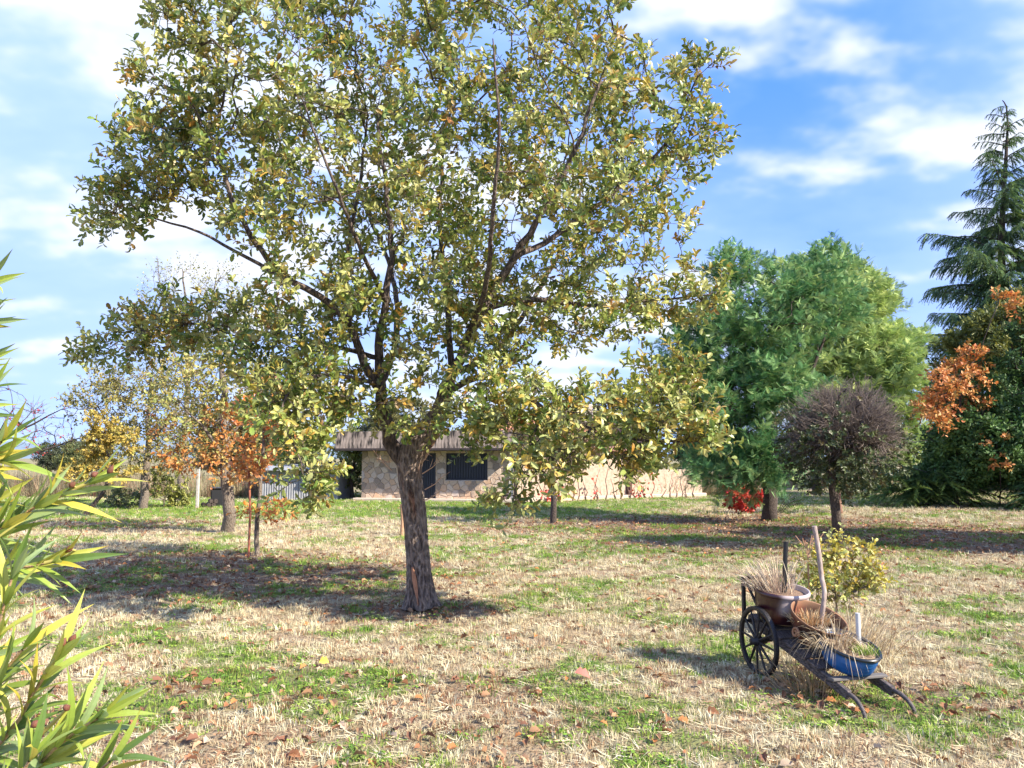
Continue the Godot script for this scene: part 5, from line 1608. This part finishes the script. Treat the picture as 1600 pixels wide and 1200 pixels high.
func straw_tuft(called: String, label: String, at: Vector3, cnt: int, ln: float, lean: Vector3, spread: float, sd: int, pal: Array, droop := 0.6) -> void:
	var r := RandomNumberGenerator.new()
	r.seed = sd
	var b := MB.new()
	for k in cnt:
		var a := r.randf() * TAU
		var out := Vector3(cos(a), 0, sin(a))
		var p := out * r.randf() * spread
		var d := (UP * r.randf_range(0.4, 1.0) + out * r.randf_range(0.1, 0.9) + lean * r.randf_range(0.4, 1.2)).normalized()
		var l := ln * r.randf_range(0.45, 1.1)
		var e := p + d * l - UP * droop * l * (1.0 - d.y * 0.7)
		var m := p + d * l * 0.55
		b.col = pick(r, pal)
		var w := d.cross(rv(r)).normalized() * 0.003
		b.poly([p - w, p + w, m + w * 0.8, m - w * 0.8], w.cross(d))
		b.poly([m - w * 0.8, m + w * 0.8, (m + e) * 0.5 + UP * 0.03 * l + w * 0.6, (m + e) * 0.5 + UP * 0.03 * l - w * 0.6], w.cross(d))
		b.poly([(m + e) * 0.5 + UP * 0.03 * l + w * 0.6, (m + e) * 0.5 + UP * 0.03 * l - w * 0.6, e], w.cross(d))
	var o := put(called, b.mesh(), tinted(0.7, 0.35))
	o.position = at
	tag(o, label, "dry grass" if pal[0][0].r > 0.3 else "weeds")


func cart() -> void:
	var yaw := 0.24
	var c := thing("hand_cart", "old black two wheeled hand cart with long shafts carrying planters", "cart", Vector3(2.44, 0, -7.02), yaw)
	var black := grained(Color(0.003, 0.003, 0.004), Color(0.028, 0.024, 0.026), Vector3.ONE * 3, 0.5, 0.03, FastNoiseLite.TYPE_SIMPLEX, 0.4, 91)
	var old := grained(Color(0.012, 0.010, 0.011), Color(0.17, 0.14, 0.135), Vector3(4, 4, 1), 0.75, 0.03, FastNoiseLite.TYPE_SIMPLEX, 0.5, 92)
	var R := 0.298
	for s in [-1.0, 1.0]:
		var hubp := Vector3(0.28 * s, R - 0.005, 0)
		var b := MB.new()
		var prof := [Vector2(R - 0.034, -0.014), Vector2(R - 0.03, -0.018), Vector2(R - 0.006, -0.02), Vector2(R, -0.016), Vector2(R, 0.016), Vector2(R - 0.006, 0.02), Vector2(R - 0.03, 0.018), Vector2(R - 0.034, 0.014), Vector2(R - 0.034, -0.014)]
		b.lathe(prof, 48, Transform3D(Basis(Vector3.BACK, -PI / 2), Vector3.ZERO))
		var wheel := put("wheel", b.mesh(false), black, c)
		wheel.position = hubp
		b = MB.new()
		b.lathe([Vector2(0.001, -0.075), Vector2(0.026, -0.075), Vector2(0.03, -0.04), Vector2(0.045, -0.025), Vector2(0.045, 0.025), Vector2(0.03, 0.04), Vector2(0.026, 0.075), Vector2(0.001, 0.075)], 16, Transform3D(Basis(Vector3.BACK, -PI / 2), Vector3.ZERO))
		put("hub", b.mesh(false), black, wheel)
		for k in 12:
			var a := TAU * k / 12.0 + 0.1
			var d := Vector3(0, cos(a), sin(a))
			b = MB.new()
			b.tube(PackedVector3Array([d * 0.035 + Vector3(0.012 * s, 0, 0), d * 0.16 + Vector3(0.006 * s, 0, 0), d * (R - 0.03)]), PackedFloat32Array([0.013, 0.011, 0.008]), 7)
			put("spoke", b.mesh(false), black, wheel)
	var b := MB.new()
	b.tube(PackedVector3Array([Vector3(-0.36, R, 0), Vector3(0.36, R, 0)]), PackedFloat32Array([0.017, 0.017]), 10)
	put("axle", b.mesh(false), black, c)
	# shafts slope from over the axle down to the handles
	for s in [-1.0, 1.0]:
		b = MB.new()
		var a := Vector3(0.17 * s, 0.425, -0.32)
		var e := Vector3(0.195 * s + 0.05, 0.115, 1.02)
		b.beam(a, e, 0.044, 0.072, 0.006)
		var sh := put("shaft", b.mesh(false), old, c)
		b = MB.new()
		var pts := smooth_path([e - Vector3(0, -0.01, 0.04), e + Vector3(0.006 * s, 0.004, 0.06), e + Vector3(0.014 * s, -0.03, 0.14), e + Vector3(0.02 * s, -0.085, 0.19), e + Vector3(0.02 * s, -0.125, 0.20)], 0.025)
		var rr := PackedFloat32Array()
		for k in pts.size(): rr.append(lerpf(0.020, 0.013, float(k) / pts.size()))
		b.tube(pts, rr, 10)
		put("handle", b.mesh(false), old, sh)
		b = MB.new()
		b.beam(Vector3(0.17 * s, 0.40, 0.0), Vector3(0.17 * s, R, 0.0), 0.05, 0.05, 0.005, Vector3.BACK)
		put("axle_block", b.mesh(false), black, c)
	for z in [-0.2, -0.03, 0.14, 0.31, 0.48, 0.65]:
		b = MB.new()
		var y: float = 0.425 - (z + 0.32) * 0.2313 + 0.052
		b.box(Transform3D(Basis(Vector3.RIGHT, 0.227), Vector3(0, y, z)), Vector3(0.40, 0.018, 0.145), 0.004)
		put("deck_plank", b.mesh(false), old, c)
	b = MB.new()
	b.beam(Vector3(-0.20, 0.20, 0.88), Vector3(0.29, 0.20, 0.88), 0.07, 0.022, 0.004)
	put("cross_bar", b.mesh(false), matte(Color(0.13, 0.12, 0.115), 0.75), c)
	# rear rail
	for s in [-1.0, 1.0]:
		b = MB.new()
		b.beam(Vector3(0.26 * s, 0.40, -0.26), Vector3(0.26 * s, 0.79, -0.26), 0.032, 0.032, 0.004, Vector3.BACK)
		b.beam(Vector3(0.24 * s, 0.77, -0.25), Vector3(0.215 * s, 0.44, 0.02), 0.02, 0.02, 0.003)
		put("rail_post", b.mesh(false), black, c)
	b = MB.new()
	b.beam(Vector3(-0.275, 0.80, -0.26), Vector3(0.275, 0.80, -0.26), 0.034, 0.026, 0.004)
	b.beam(Vector3(-0.275, 0.415, -0.262), Vector3(0.275, 0.415, -0.262), 0.034, 0.026, 0.004)
	put("rear_rail", b.mesh(false), black, c)

	# glazed tub over the axle
	var n := nz2
	var glaze := func(p: Vector3) -> Color:
		var k := n.get_noise_3d(p.x * 9.0, p.y * 14.0, p.z * 9.0)
		var q := Color(0.022, 0.003, 0.007).lerp(Color(0.05, 0.010, 0.014), k + 0.4)
		q = q.lerp(Color(0.24, 0.08, 0.03), smoothstep(0.2, 0.45, k) * 0.35)
		return q.lerp(Color(0.40, 0.34, 0.33), smoothstep(-0.03, 0.05, p.x * 0.5 + p.z * 0.2 + k * 0.14) * smoothstep(0.11, 0.16, p.y + k * 0.05))
	b = MB.new()
	b.lathe([Vector2(0.001, 0.0), Vector2(0.175, 0.0), Vector2(0.196, 0.015), Vector2(0.218, 0.08), Vector2(0.229, 0.15), Vector2(0.231, 0.20), Vector2(0.229, 0.238), Vector2(0.241, 0.245), Vector2(0.244, 0.262), Vector2(0.236, 0.280), Vector2(0.222, 0.278), Vector2(0.214, 0.255), Vector2(0.206, 0.23), Vector2(0.001, 0.23)], 72, Transform3D(), 1, 1, glaze)
	var pot := thing("glazed_tub", "round dark red glazed tub with chalky white stains over the cart's wheels", "planter", cart_at(Vector3(-0.02, 0.455, -0.05)), yaw)
	pot.rotation = Vector3(0.12, yaw, 0)
	var gl := tinted(0.3, 0.0, 0.6)
	put("body", b.mesh(), gl, pot)
	b = MB.new()
	b.lathe([Vector2(0.001, 0.243), Vector2(0.12, 0.248), Vector2(0.217, 0.238)], 24)
	put("soil", b.mesh(false), grained(Color(0.10, 0.06, 0.04), Color(0.3, 0.2, 0.13), Vector3.ONE * 4, 0.95), pot)
	# rusty bowl, tipped forward
	var rust := func(p: Vector3) -> Color:
		var k := n.get_noise_3d(p.x * 12.0, p.y * 12.0, p.z * 12.0)
		return Color(0.03, 0.012, 0.009).lerp(Color(0.16, 0.05, 0.022), smoothstep(-0.25, 0.35, k)).lerp(Color(0.28, 0.16, 0.09), smoothstep(0.20, 0.225, p.y) * 0.7)
	b = MB.new()
	b.lathe([Vector2(0.001, 0.0), Vector2(0.11, 0.0), Vector2(0.15, 0.02), Vector2(0.195, 0.10), Vector2(0.22, 0.18), Vector2(0.236, 0.215), Vector2(0.234, 0.225), Vector2(0.222, 0.22), Vector2(0.205, 0.16), Vector2(0.17, 0.08), Vector2(0.001, 0.06)], 56, Transform3D(), 1, 1.05, rust)
	var bowl := thing("rusty_bowl", "tipped rust brown bowl lined with straw in the middle of the cart", "planter", cart_at(Vector3(0.02, 0.365, 0.33)), yaw)
	bowl.rotation = Vector3(0.42, yaw, -0.12)
	put("body", b.mesh(), tinted(0.8), bowl)
	b = MB.new()
	var scroll := PackedVector3Array()
	var sr := PackedFloat32Array()
	for k in 26:
		var a := k * 0.34
		var q := 0.045 - k * 0.0013
		scroll.append(Vector3(-0.222, 0.09 + q * sin(a), 0.05 + q * cos(a)))
		sr.append(0.011)
	b.tube(scroll, sr, 7)
	put("scroll_handle", b.mesh(false), matte(Color(0.30, 0.15, 0.08)), bowl)
	# blue oval pot near the handles
	var blue := func(p: Vector3) -> Color:
		var k := n.get_noise_3d(p.x * 14.0, p.y * 30.0, p.z * 14.0)
		return Color(0.01, 0.085, 0.30).lerp(Color(0.03, 0.17, 0.50), k + 0.4).lerp(Color(0.006, 0.008, 0.014), smoothstep(0.168, 0.185, p.y + k * 0.02)).lerp(Color(0.35, 0.30, 0.24), smoothstep(0.3, 0.5, k) * smoothstep(0.17, 0.19, p.y))
	b = MB.new()
	var prof := [Vector2(0.001, 0.0), Vector2(0.12, 0.0), Vector2(0.145, 0.012)]
	for k in 11:
		var t := k / 10.0
		prof.append(Vector2(lerpf(0.150, 0.206, pow(t, 0.6)) + (0.005 if k % 2 else -0.004), 0.02 + 0.15 * t))
	prof.append_array([Vector2(0.218, 0.178), Vector2(0.224, 0.19), Vector2(0.218, 0.203), Vector2(0.205, 0.202), Vector2(0.196, 0.185), Vector2(0.190, 0.165), Vector2(0.001, 0.16)])
	b.lathe(prof, 72, Transform3D(), 0.92, 1.3, blue)
	var bp := thing("blue_pot", "oval ribbed blue pot with a black rim resting near the cart's handles", "planter", cart_at(Vector3(0.055, 0.235, 0.73)), yaw)
	bp.rotation = Vector3(0.227, yaw, 0)
	put("body", b.mesh(), tinted(0.32, 0.0, 0.6), bp)
	b = MB.new()
	b.lathe([Vector2(0.001, 0.178), Vector2(0.12, 0.182), Vector2(0.192, 0.172)], 24, Transform3D(), 0.92, 1.3)
	put("soil", b.mesh(false), grained(Color(0.12, 0.08, 0.05), Color(0.35, 0.25, 0.16), Vector3.ONE * 4, 0.95), bp)

	var straw := [[Color(0.50, 0.40, 0.25), 4.0], [Color(0.42, 0.32, 0.19), 3.0], [Color(0.58, 0.50, 0.36), 2.0], [Color(0.34, 0.22, 0.12), 1.0]]
	var pale := [[Color(0.58, 0.47, 0.34), 4.0], [Color(0.50, 0.36, 0.26), 3.0], [Color(0.62, 0.54, 0.40), 2.0]]
	straw_tuft("dry_grass_clump", "tall feathery dry grass spilling over the dark red tub's back", cart_at(Vector3(-0.05, 0.69, -0.12)), 330, 0.40, Vector3(-0.35, 0.2, -0.2), 0.19, 1, pale, 0.45)
	straw_tuft("dry_grass_clump", "short orange straw heaped inside the rusty bowl", cart_at(Vector3(0.01, 0.50, 0.34)), 380, 0.15, Vector3(-0.1, 0.1, 0.15), 0.16, 2, [[Color(0.55, 0.33, 0.16), 3.0], [Color(0.5, 0.40, 0.24), 3.0]], 0.4)
	straw_tuft("dry_grass_clump", "matted dry grass hanging down the front of the blue pot", cart_at(Vector3(0.0, 0.37, 0.68)), 330, 0.32, Vector3(-0.22, -0.2, 0.22), 0.15, 3, straw, 0.9)
	straw_tuft("green_weeds", "bright green weeds growing at the front of the blue pot", cart_at(Vector3(0.11, 0.375, 0.88)), 190, 0.085, Vector3.ZERO, 0.10, 4, [[Color(0.20, 0.32, 0.05), 3.0], [Color(0.30, 0.40, 0.08), 2.0]], 0.2)
	straw_tuft("dry_grass_clump", "wispy dry grass standing behind the cart below the yellow shrub", onground(Vector3(3.4, 0, -7.8)), 280, 0.55, Vector3(0.1, 0.2, 0), 0.36, 6, straw, 0.35)
	straw_tuft("dry_grass_clump", "dry grass tuft on the ground under the cart's shafts", onground(cart_at(Vector3(-0.1, 0, 0.5))), 300, 0.26, Vector3.ZERO, 0.32, 7, [[Color(0.40, 0.24, 0.11), 3.0], [Color(0.5, 0.36, 0.2), 3.0]], 0.4)

	# the rods stuck in the pots
	b = MB.new()
	b.tube(PackedVector3Array([Vector3(2.444, 0.615, -7.05), Vector3(2.451, 0.84, -7.05), Vector3(2.473, 1.146, -7.05)]), PackedFloat32Array([0.021, 0.021, 0.021]), 10)
	tag(put("black_rod", b.mesh(false), matte(Color(0.012, 0.013, 0.016), 0.4)), "upright black rod stuck in the dark red tub", "rod")
	b = MB.new()
	var sp := smooth_path([Vector3(2.591, 0.372, -6.65), Vector3(2.614, 0.556, -6.65), Vector3(2.644, 0.767, -6.65), Vector3(2.646, 0.866, -6.7), Vector3(2.627, 1.097, -6.7), Vector3(2.597, 1.314, -6.7)], 0.06)
	var rr := PackedFloat32Array()
	for k in sp.size(): rr.append(lerpf(0.019, 0.022, float(k) / sp.size()))
	b.tube(sp, rr, 9)
	tag(put("crooked_stick", b.mesh(false), grained(Color(0.20, 0.14, 0.12), Color(0.46, 0.39, 0.35), Vector3(4, 1.2, 4), 0.9)), "tall crooked bleached stick leaning out of the rusty bowl", "stick")
	b = MB.new()
	b.tube(PackedVector3Array([Vector3(2.764, 0.294, -6.3), Vector3(2.764, 0.662, -6.3)]), PackedFloat32Array([0.019, 0.019]), 12)
	tag(put("white_pipe", b.mesh(false), matte(Color(0.48, 0.49, 0.50), 0.45)), "short upright white pipe standing in the blue pot", "pipe")

	# yellow shrub behind
	var at := onground(Vector3(3.55, 0, -8.6), 0.03)
	tree("yellow_shrub", "yellow green leafy oak shrub growing behind the cart", "shrub", at, [[[at, at + Vector3(0.0, 0.3, 0)], 0.02, 0.014], [[at, at + Vector3(0.2, 0.25, 0)], 0.014, 0.01]],
		[[Vector3(3.471, 0.84, -8.4), Vector3(0.238, 0.182, 0.25), 26], [Vector3(3.692, 0.652, -8.3), Vector3(0.221, 0.166, 0.25), 26], [Vector3(3.226, 0.738, -8.4), Vector3(0.154, 0.21, 0.2), 12], [Vector3(3.423, 0.503, -8.4), Vector3(0.294, 0.154, 0.25), 20], [Vector3(3.847, 0.619, -8.3), Vector3(0.11, 0.097, 0.15), 8], [Vector3(3.817, 0.894, -8.4), Vector3(0.126, 0.084, 0.15), 5], [Vector3(3.567, 1.009, -8.4), Vector3(0.084, 0.07, 0.1), 5]], leaf_mesh([0.02, 0.14, 0.28, 0.2, 0.34, 0.22, 0.02], 0.25, 0.3), tinted(0.5, 0.5), [[Color(0.52, 0.43, 0.06), 3.5], [Color(0.32, 0.35, 0.08), 2.5], [Color(0.46, 0.48, 0.18), 2.0], [Color(0.56, 0.34, 0.05), 1.0]], bark_grey, {"step": 0.1, "tip": 0.003, "sprigs": 2, "leaves": 6, "leaf": 0.06, "sprig_len": 0.2}, 201)
	at = onground(Vector3(3.12, 0, -8.3), 0.02)
	var ds := thing("dry_stalks", "bare forked dry stalks rising above the yellow shrub", "stalks", at)
	var r := RandomNumberGenerator.new()
	r.seed = 15
	for k in 4:
		b = MB.new()
		var top := Vector3(-0.03 + 0.05 * k, r.randf_range(1.0, 1.15), 0)
		b.tube(smooth_path([Vector3.ZERO, Vector3(0.02, 0.5, 0), Vector3(0.02, 0.85, 0), top], 0.1), PackedFloat32Array([0.007, 0.007, 0.006, 0.006, 0.006, 0.006, 0.005, 0.005, 0.005, 0.005, 0.005, 0.004, 0.004, 0.004, 0.004, 0.004, 0.004, 0.004]), 5)
		b.tube(PackedVector3Array([top * 0.93, top + Vector3(0.05 * (k - 1.5), 0.03, 0)]), PackedFloat32Array([0.005, 0.004]), 4)
		put("stalk", b.mesh(false), matte(Color(0.48, 0.27, 0.17)), ds)


# ---------------------------------------------------------------- oleander in the corner
func oleander() -> void:
	var r := RandomNumberGenerator.new()
	r.seed = 303
	var root := onground(Vector3(-1.75, 0, -1.25), 0.04)
	var ob := thing("oleander_bush", "oleander bush with long pointed green leaves in the near left corner", "bush", root)
	var shapes := []
	for q in 4:
		shapes.append(leaf_mesh([0.012, 0.045, 0.070, 0.079, 0.078, 0.068, 0.048, 0.022, 0.002], 0.3, [0.14, 0.26, 0.02, 0.42][q], 1.15, [Color(1.1, 1.1, 0.9), Color(0.9, 0.92, 0.9), Color(1.25, 1.15, 0.8), Color.WHITE][q], 0.007, [0.0, 0.14, 0.08, 0.0][q]))
	var mats := []
	for c in [Color(0.26, 0.36, 0.06), Color(0.37, 0.46, 0.09), Color(0.12, 0.20, 0.045), Color(0.48, 0.50, 0.10), Color(0.58, 0.50, 0.08), Color(0.30, 0.40, 0.17)]:
		var m := tinted(0.36, 0.5, 0.6)
		m.albedo_color = c.linear_to_srgb()
		mats.append(m)
	var wood_m := grained(Color(0.30, 0.16, 0.09), Color(0.60, 0.42, 0.26), Vector3(5, 5, 5), 0.8, 0.03, FastNoiseLite.TYPE_SIMPLEX, 0.2, 95)
	var green_m := matte(Color(0.42, 0.36, 0.10), 0.6)
	var pod_m := grained(Color(0.05, 0.02, 0.014), Color(0.26, 0.09, 0.045), Vector3.ONE * 30, 0.7, 0.03, FastNoiseLite.TYPE_SIMPLEX, 0.0, 96)
	# stem points from inside the bush to the tip, whorls, leaf length, share of the stem that bears leaves
	var stems := [
		[[Vector3(-1.227, 1.618, -1.62), Vector3(-1.042, 1.739, -1.55), Vector3(-0.938, 1.8, -1.52), Vector3(-0.875, 1.825, -1.5), Vector3(-0.834, 1.845, -1.5)], 8, 0.125, 0.5],
		[[Vector3(-1.25, 1.579, -1.62), Vector3(-1.032, 1.67, -1.56), Vector3(-0.938, 1.688, -1.53), Vector3(-0.883, 1.7, -1.5)], 6, 0.115, 0.3],
		[[Vector3(-1.107, 1.403, -1.5), Vector3(-0.942, 1.551, -1.42), Vector3(-0.892, 1.638, -1.38), Vector3(-0.868, 1.69, -1.36)], 7, 0.105, 0.55],
		[[Vector3(-1.057, 1.242, -1.45), Vector3(-0.86, 1.428, -1.36), Vector3(-0.801, 1.506, -1.33), Vector3(-0.752, 1.565, -1.3)], 8, 0.115, 0.55],
		[[Vector3(-0.951, 1.223, -1.4), Vector3(-0.779, 1.397, -1.32), Vector3(-0.705, 1.458, -1.28), Vector3(-0.655, 1.49, -1.26)], 7, 0.115, 0.45],
		[[Vector3(-0.827, 1.177, -1.35), Vector3(-0.701, 1.349, -1.28), Vector3(-0.652, 1.404, -1.25), Vector3(-0.617, 1.436, -1.23)], 6, 0.11, 0.5],
		[[Vector3(-1.329, 1.782, -1.7), Vector3(-1.089, 1.868, -1.55), Vector3(-1.019, 1.9, -1.5), Vector3(-0.973, 1.93, -1.47)], 7, 0.12, 0.5],
		[[Vector3(-1.426, 1.792, -1.75), Vector3(-1.164, 1.867, -1.6), Vector3(-1.083, 1.884, -1.54), Vector3(-0.999, 1.891, -1.5)], 7, 0.12, 0.5],
		[[Vector3(-1.509, 2.133, -1.8), Vector3(-1.273, 2.199, -1.66), Vector3(-1.162, 2.23, -1.6), Vector3(-1.093, 2.253, -1.56)], 6, 0.115, 0.45],
		[[Vector3(-1.519, 2.072, -1.8), Vector3(-1.269, 2.143, -1.66), Vector3(-1.179, 2.171, -1.62), Vector3(-1.107, 2.178, -1.58)], 5, 0.115, 0.4],
		[[Vector3(-1.51, 1.952, -1.8), Vector3(-1.29, 2.033, -1.68), Vector3(-1.173, 2.075, -1.62), Vector3(-1.104, 2.094, -1.58)], 5, 0.11, 0.4],
		[[Vector3(-1.395, 1.921, -1.7), Vector3(-1.198, 1.973, -1.6), Vector3(-1.097, 1.996, -1.54), Vector3(-1.032, 2.028, -1.5)], 5, 0.11, 0.45],
		[[Vector3(-1.09, 1.345, -1.5), Vector3(-0.948, 1.474, -1.42), Vector3(-0.885, 1.529, -1.38), Vector3(-0.842, 1.571, -1.36)], 5, 0.105, 0.4],
		[[Vector3(-0.955, 1.177, -1.35), Vector3(-0.835, 1.324, -1.27), Vector3(-0.77, 1.394, -1.24), Vector3(-0.735, 1.44, -1.22)], 6, 0.105, 0.55],
		[[Vector3(-1.233, 1.382, -1.6), Vector3(-1.083, 1.551, -1.52), Vector3(-1.024, 1.642, -1.48), Vector3(-0.991, 1.716, -1.46)], 6, 0.11, 0.5],
		[[Vector3(-1.088, 1.199, -1.45), Vector3(-0.969, 1.369, -1.38), Vector3(-0.903, 1.456, -1.34), Vector3(-0.861, 1.514, -1.32)], 6, 0.11, 0.5],
		[[Vector3(-1.336, 1.509, -1.7), Vector3(-1.167, 1.709, -1.62), Vector3(-1.104, 1.771, -1.58), Vector3(-1.053, 1.804, -1.56)], 6, 0.115, 0.5],
	]
	for s in stems:
		var pts := []
		var first: Vector3 = s[0][0]
		pts.append(root * 1.0)
		pts.append(root.lerp(first, 0.5) + Vector3(-0.08, 0.0, 0))
		for q in s[0]: pts.append(q)
		var path := smooth_path(pts, 0.035)
		var rr := PackedFloat32Array()
		var b := MB.new()
		for k in path.size():
			path[k] -= root
			rr.append(lerpf(0.011, 0.0022, pow(float(k) / path.size(), 0.7)))
		b.tube(path, rr, 7)
		put("stem", b.mesh(false), wood_m, ob)
		# length of the leafy part
		var m := path.size()
		var leafy := 0.0
		for k in range(m - 1, 0, -1):
			leafy += path[k].distance_to(path[k - 1])
		var part: float = 0.34 if s[3] > 0.45 else 0.22
		var whorls: int = s[1]
		var ang := r.randf() * TAU
		whorls = int(whorls * 1.45)
		for w in whorls:
			var back := part * (1.0 - float(w) / (whorls - 1))
			var k := m - 1
			var gone := 0.0
			while k > 1 and gone < back:
				gone += path[k].distance_to(path[k - 1])
				k -= 1
			var p := path[k]
			var d := (path[mini(k + 1, m - 1)] - path[k - 1]).normalized()
			ang += 1.05
			var side := d.cross(Vector3(0.2, 0.9, 0.3)).normalized()
			var tip := float(w) / (whorls - 1)
			for q in 3 if w < whorls - 1 else 4:
				var out := side.rotated(d, ang + TAU * q / (3.0 if w < whorls - 1 else 4.0) + r.randf_range(-0.3, 0.3))
				var open := lerpf(0.62, 0.26, tip) * r.randf_range(0.75, 1.2)
				var ax := (d + out * open + Vector3(0.10, 0.05, 0)).normalized()
				var o := put("leaf", shapes[r.randi() % 4], mats[[0, 0, 0, 1, 1, 2, 2, 3, 3, 4, 5, 5][r.randi() % 12]], ob)
				o.transform = leaf_xf(p, ax, out * -0.6 + d * 0.9 + rv(r) * 0.35, s[2] * 1.18 * r.randf_range(0.75, 1.15) * lerpf(1.0, 0.85, tip), 0.74)
	# bare flower stalks with seed pods and buds
	for s in [[[Vector3(-0.866, 1.832, -1.5), Vector3(-0.817, 1.852, -1.5), Vector3(-0.771, 1.873, -1.5)], [Vector3(-0.846, 1.847, -1.49), Vector3(-0.805, 1.867, -1.49), Vector3(-0.774, 1.874, -1.49)]], [[Vector3(-0.895, 1.699, -1.5), Vector3(-0.865, 1.706, -1.5), Vector3(-0.832, 1.724, -1.49)], [Vector3(-0.839, 1.727, -1.48)]], [[Vector3(-0.752, 1.46, -1.27), Vector3(-0.723, 1.485, -1.26), Vector3(-0.701, 1.505, -1.25)], [Vector3(-0.694, 1.512, -1.24), Vector3(-0.748, 1.484, -1.25)]], [[Vector3(-0.766, 1.548, -1.3), Vector3(-0.746, 1.576, -1.3), Vector3(-0.725, 1.6, -1.29)], [Vector3(-0.713, 1.606, -1.28), Vector3(-0.728, 1.6, -1.28)]]]:
		var b := MB.new()
		var q := PackedVector3Array()
		for p in s[0]: q.append(p - root)
		b.tube(q, PackedFloat32Array([0.004, 0.0032, 0.002]), 6)
		for p in s[1]:
			var near := q[0]
			for e in 9:
				var f := q[0].lerp(q[1], e / 8.0) if e < 5 else q[1].lerp(q[2], (e - 4) / 4.0)
				if f.distance_to(p - root) < near.distance_to(p - root): near = f
			b.tube(PackedVector3Array([near, p - root]), PackedFloat32Array([0.002, 0.0016]), 5)
		put("flower_stalk", b.mesh(false), green_m, ob)
		for p in s[1]:
			b = MB.new()
			var ln := r.randf_range(0.014, 0.026)
			var prof := []
			for k in 9:
				prof.append(Vector2(0.0062 * sin(PI * (k + 0.02) / 8.04) * (1.2 - 0.55 * k / 8.0), ln * (k / 8.0 - 0.4)))
			b.lathe(prof, 9, Transform3D(), 1.0, 0.8)
			var o := put("seed_pod", b.mesh(false), pod_m, ob)
			o.position = p - root
			o.rotation = Vector3(r.randf_range(-0.4, 0.4), 0, -r.randf_range(0.3, 1.2))
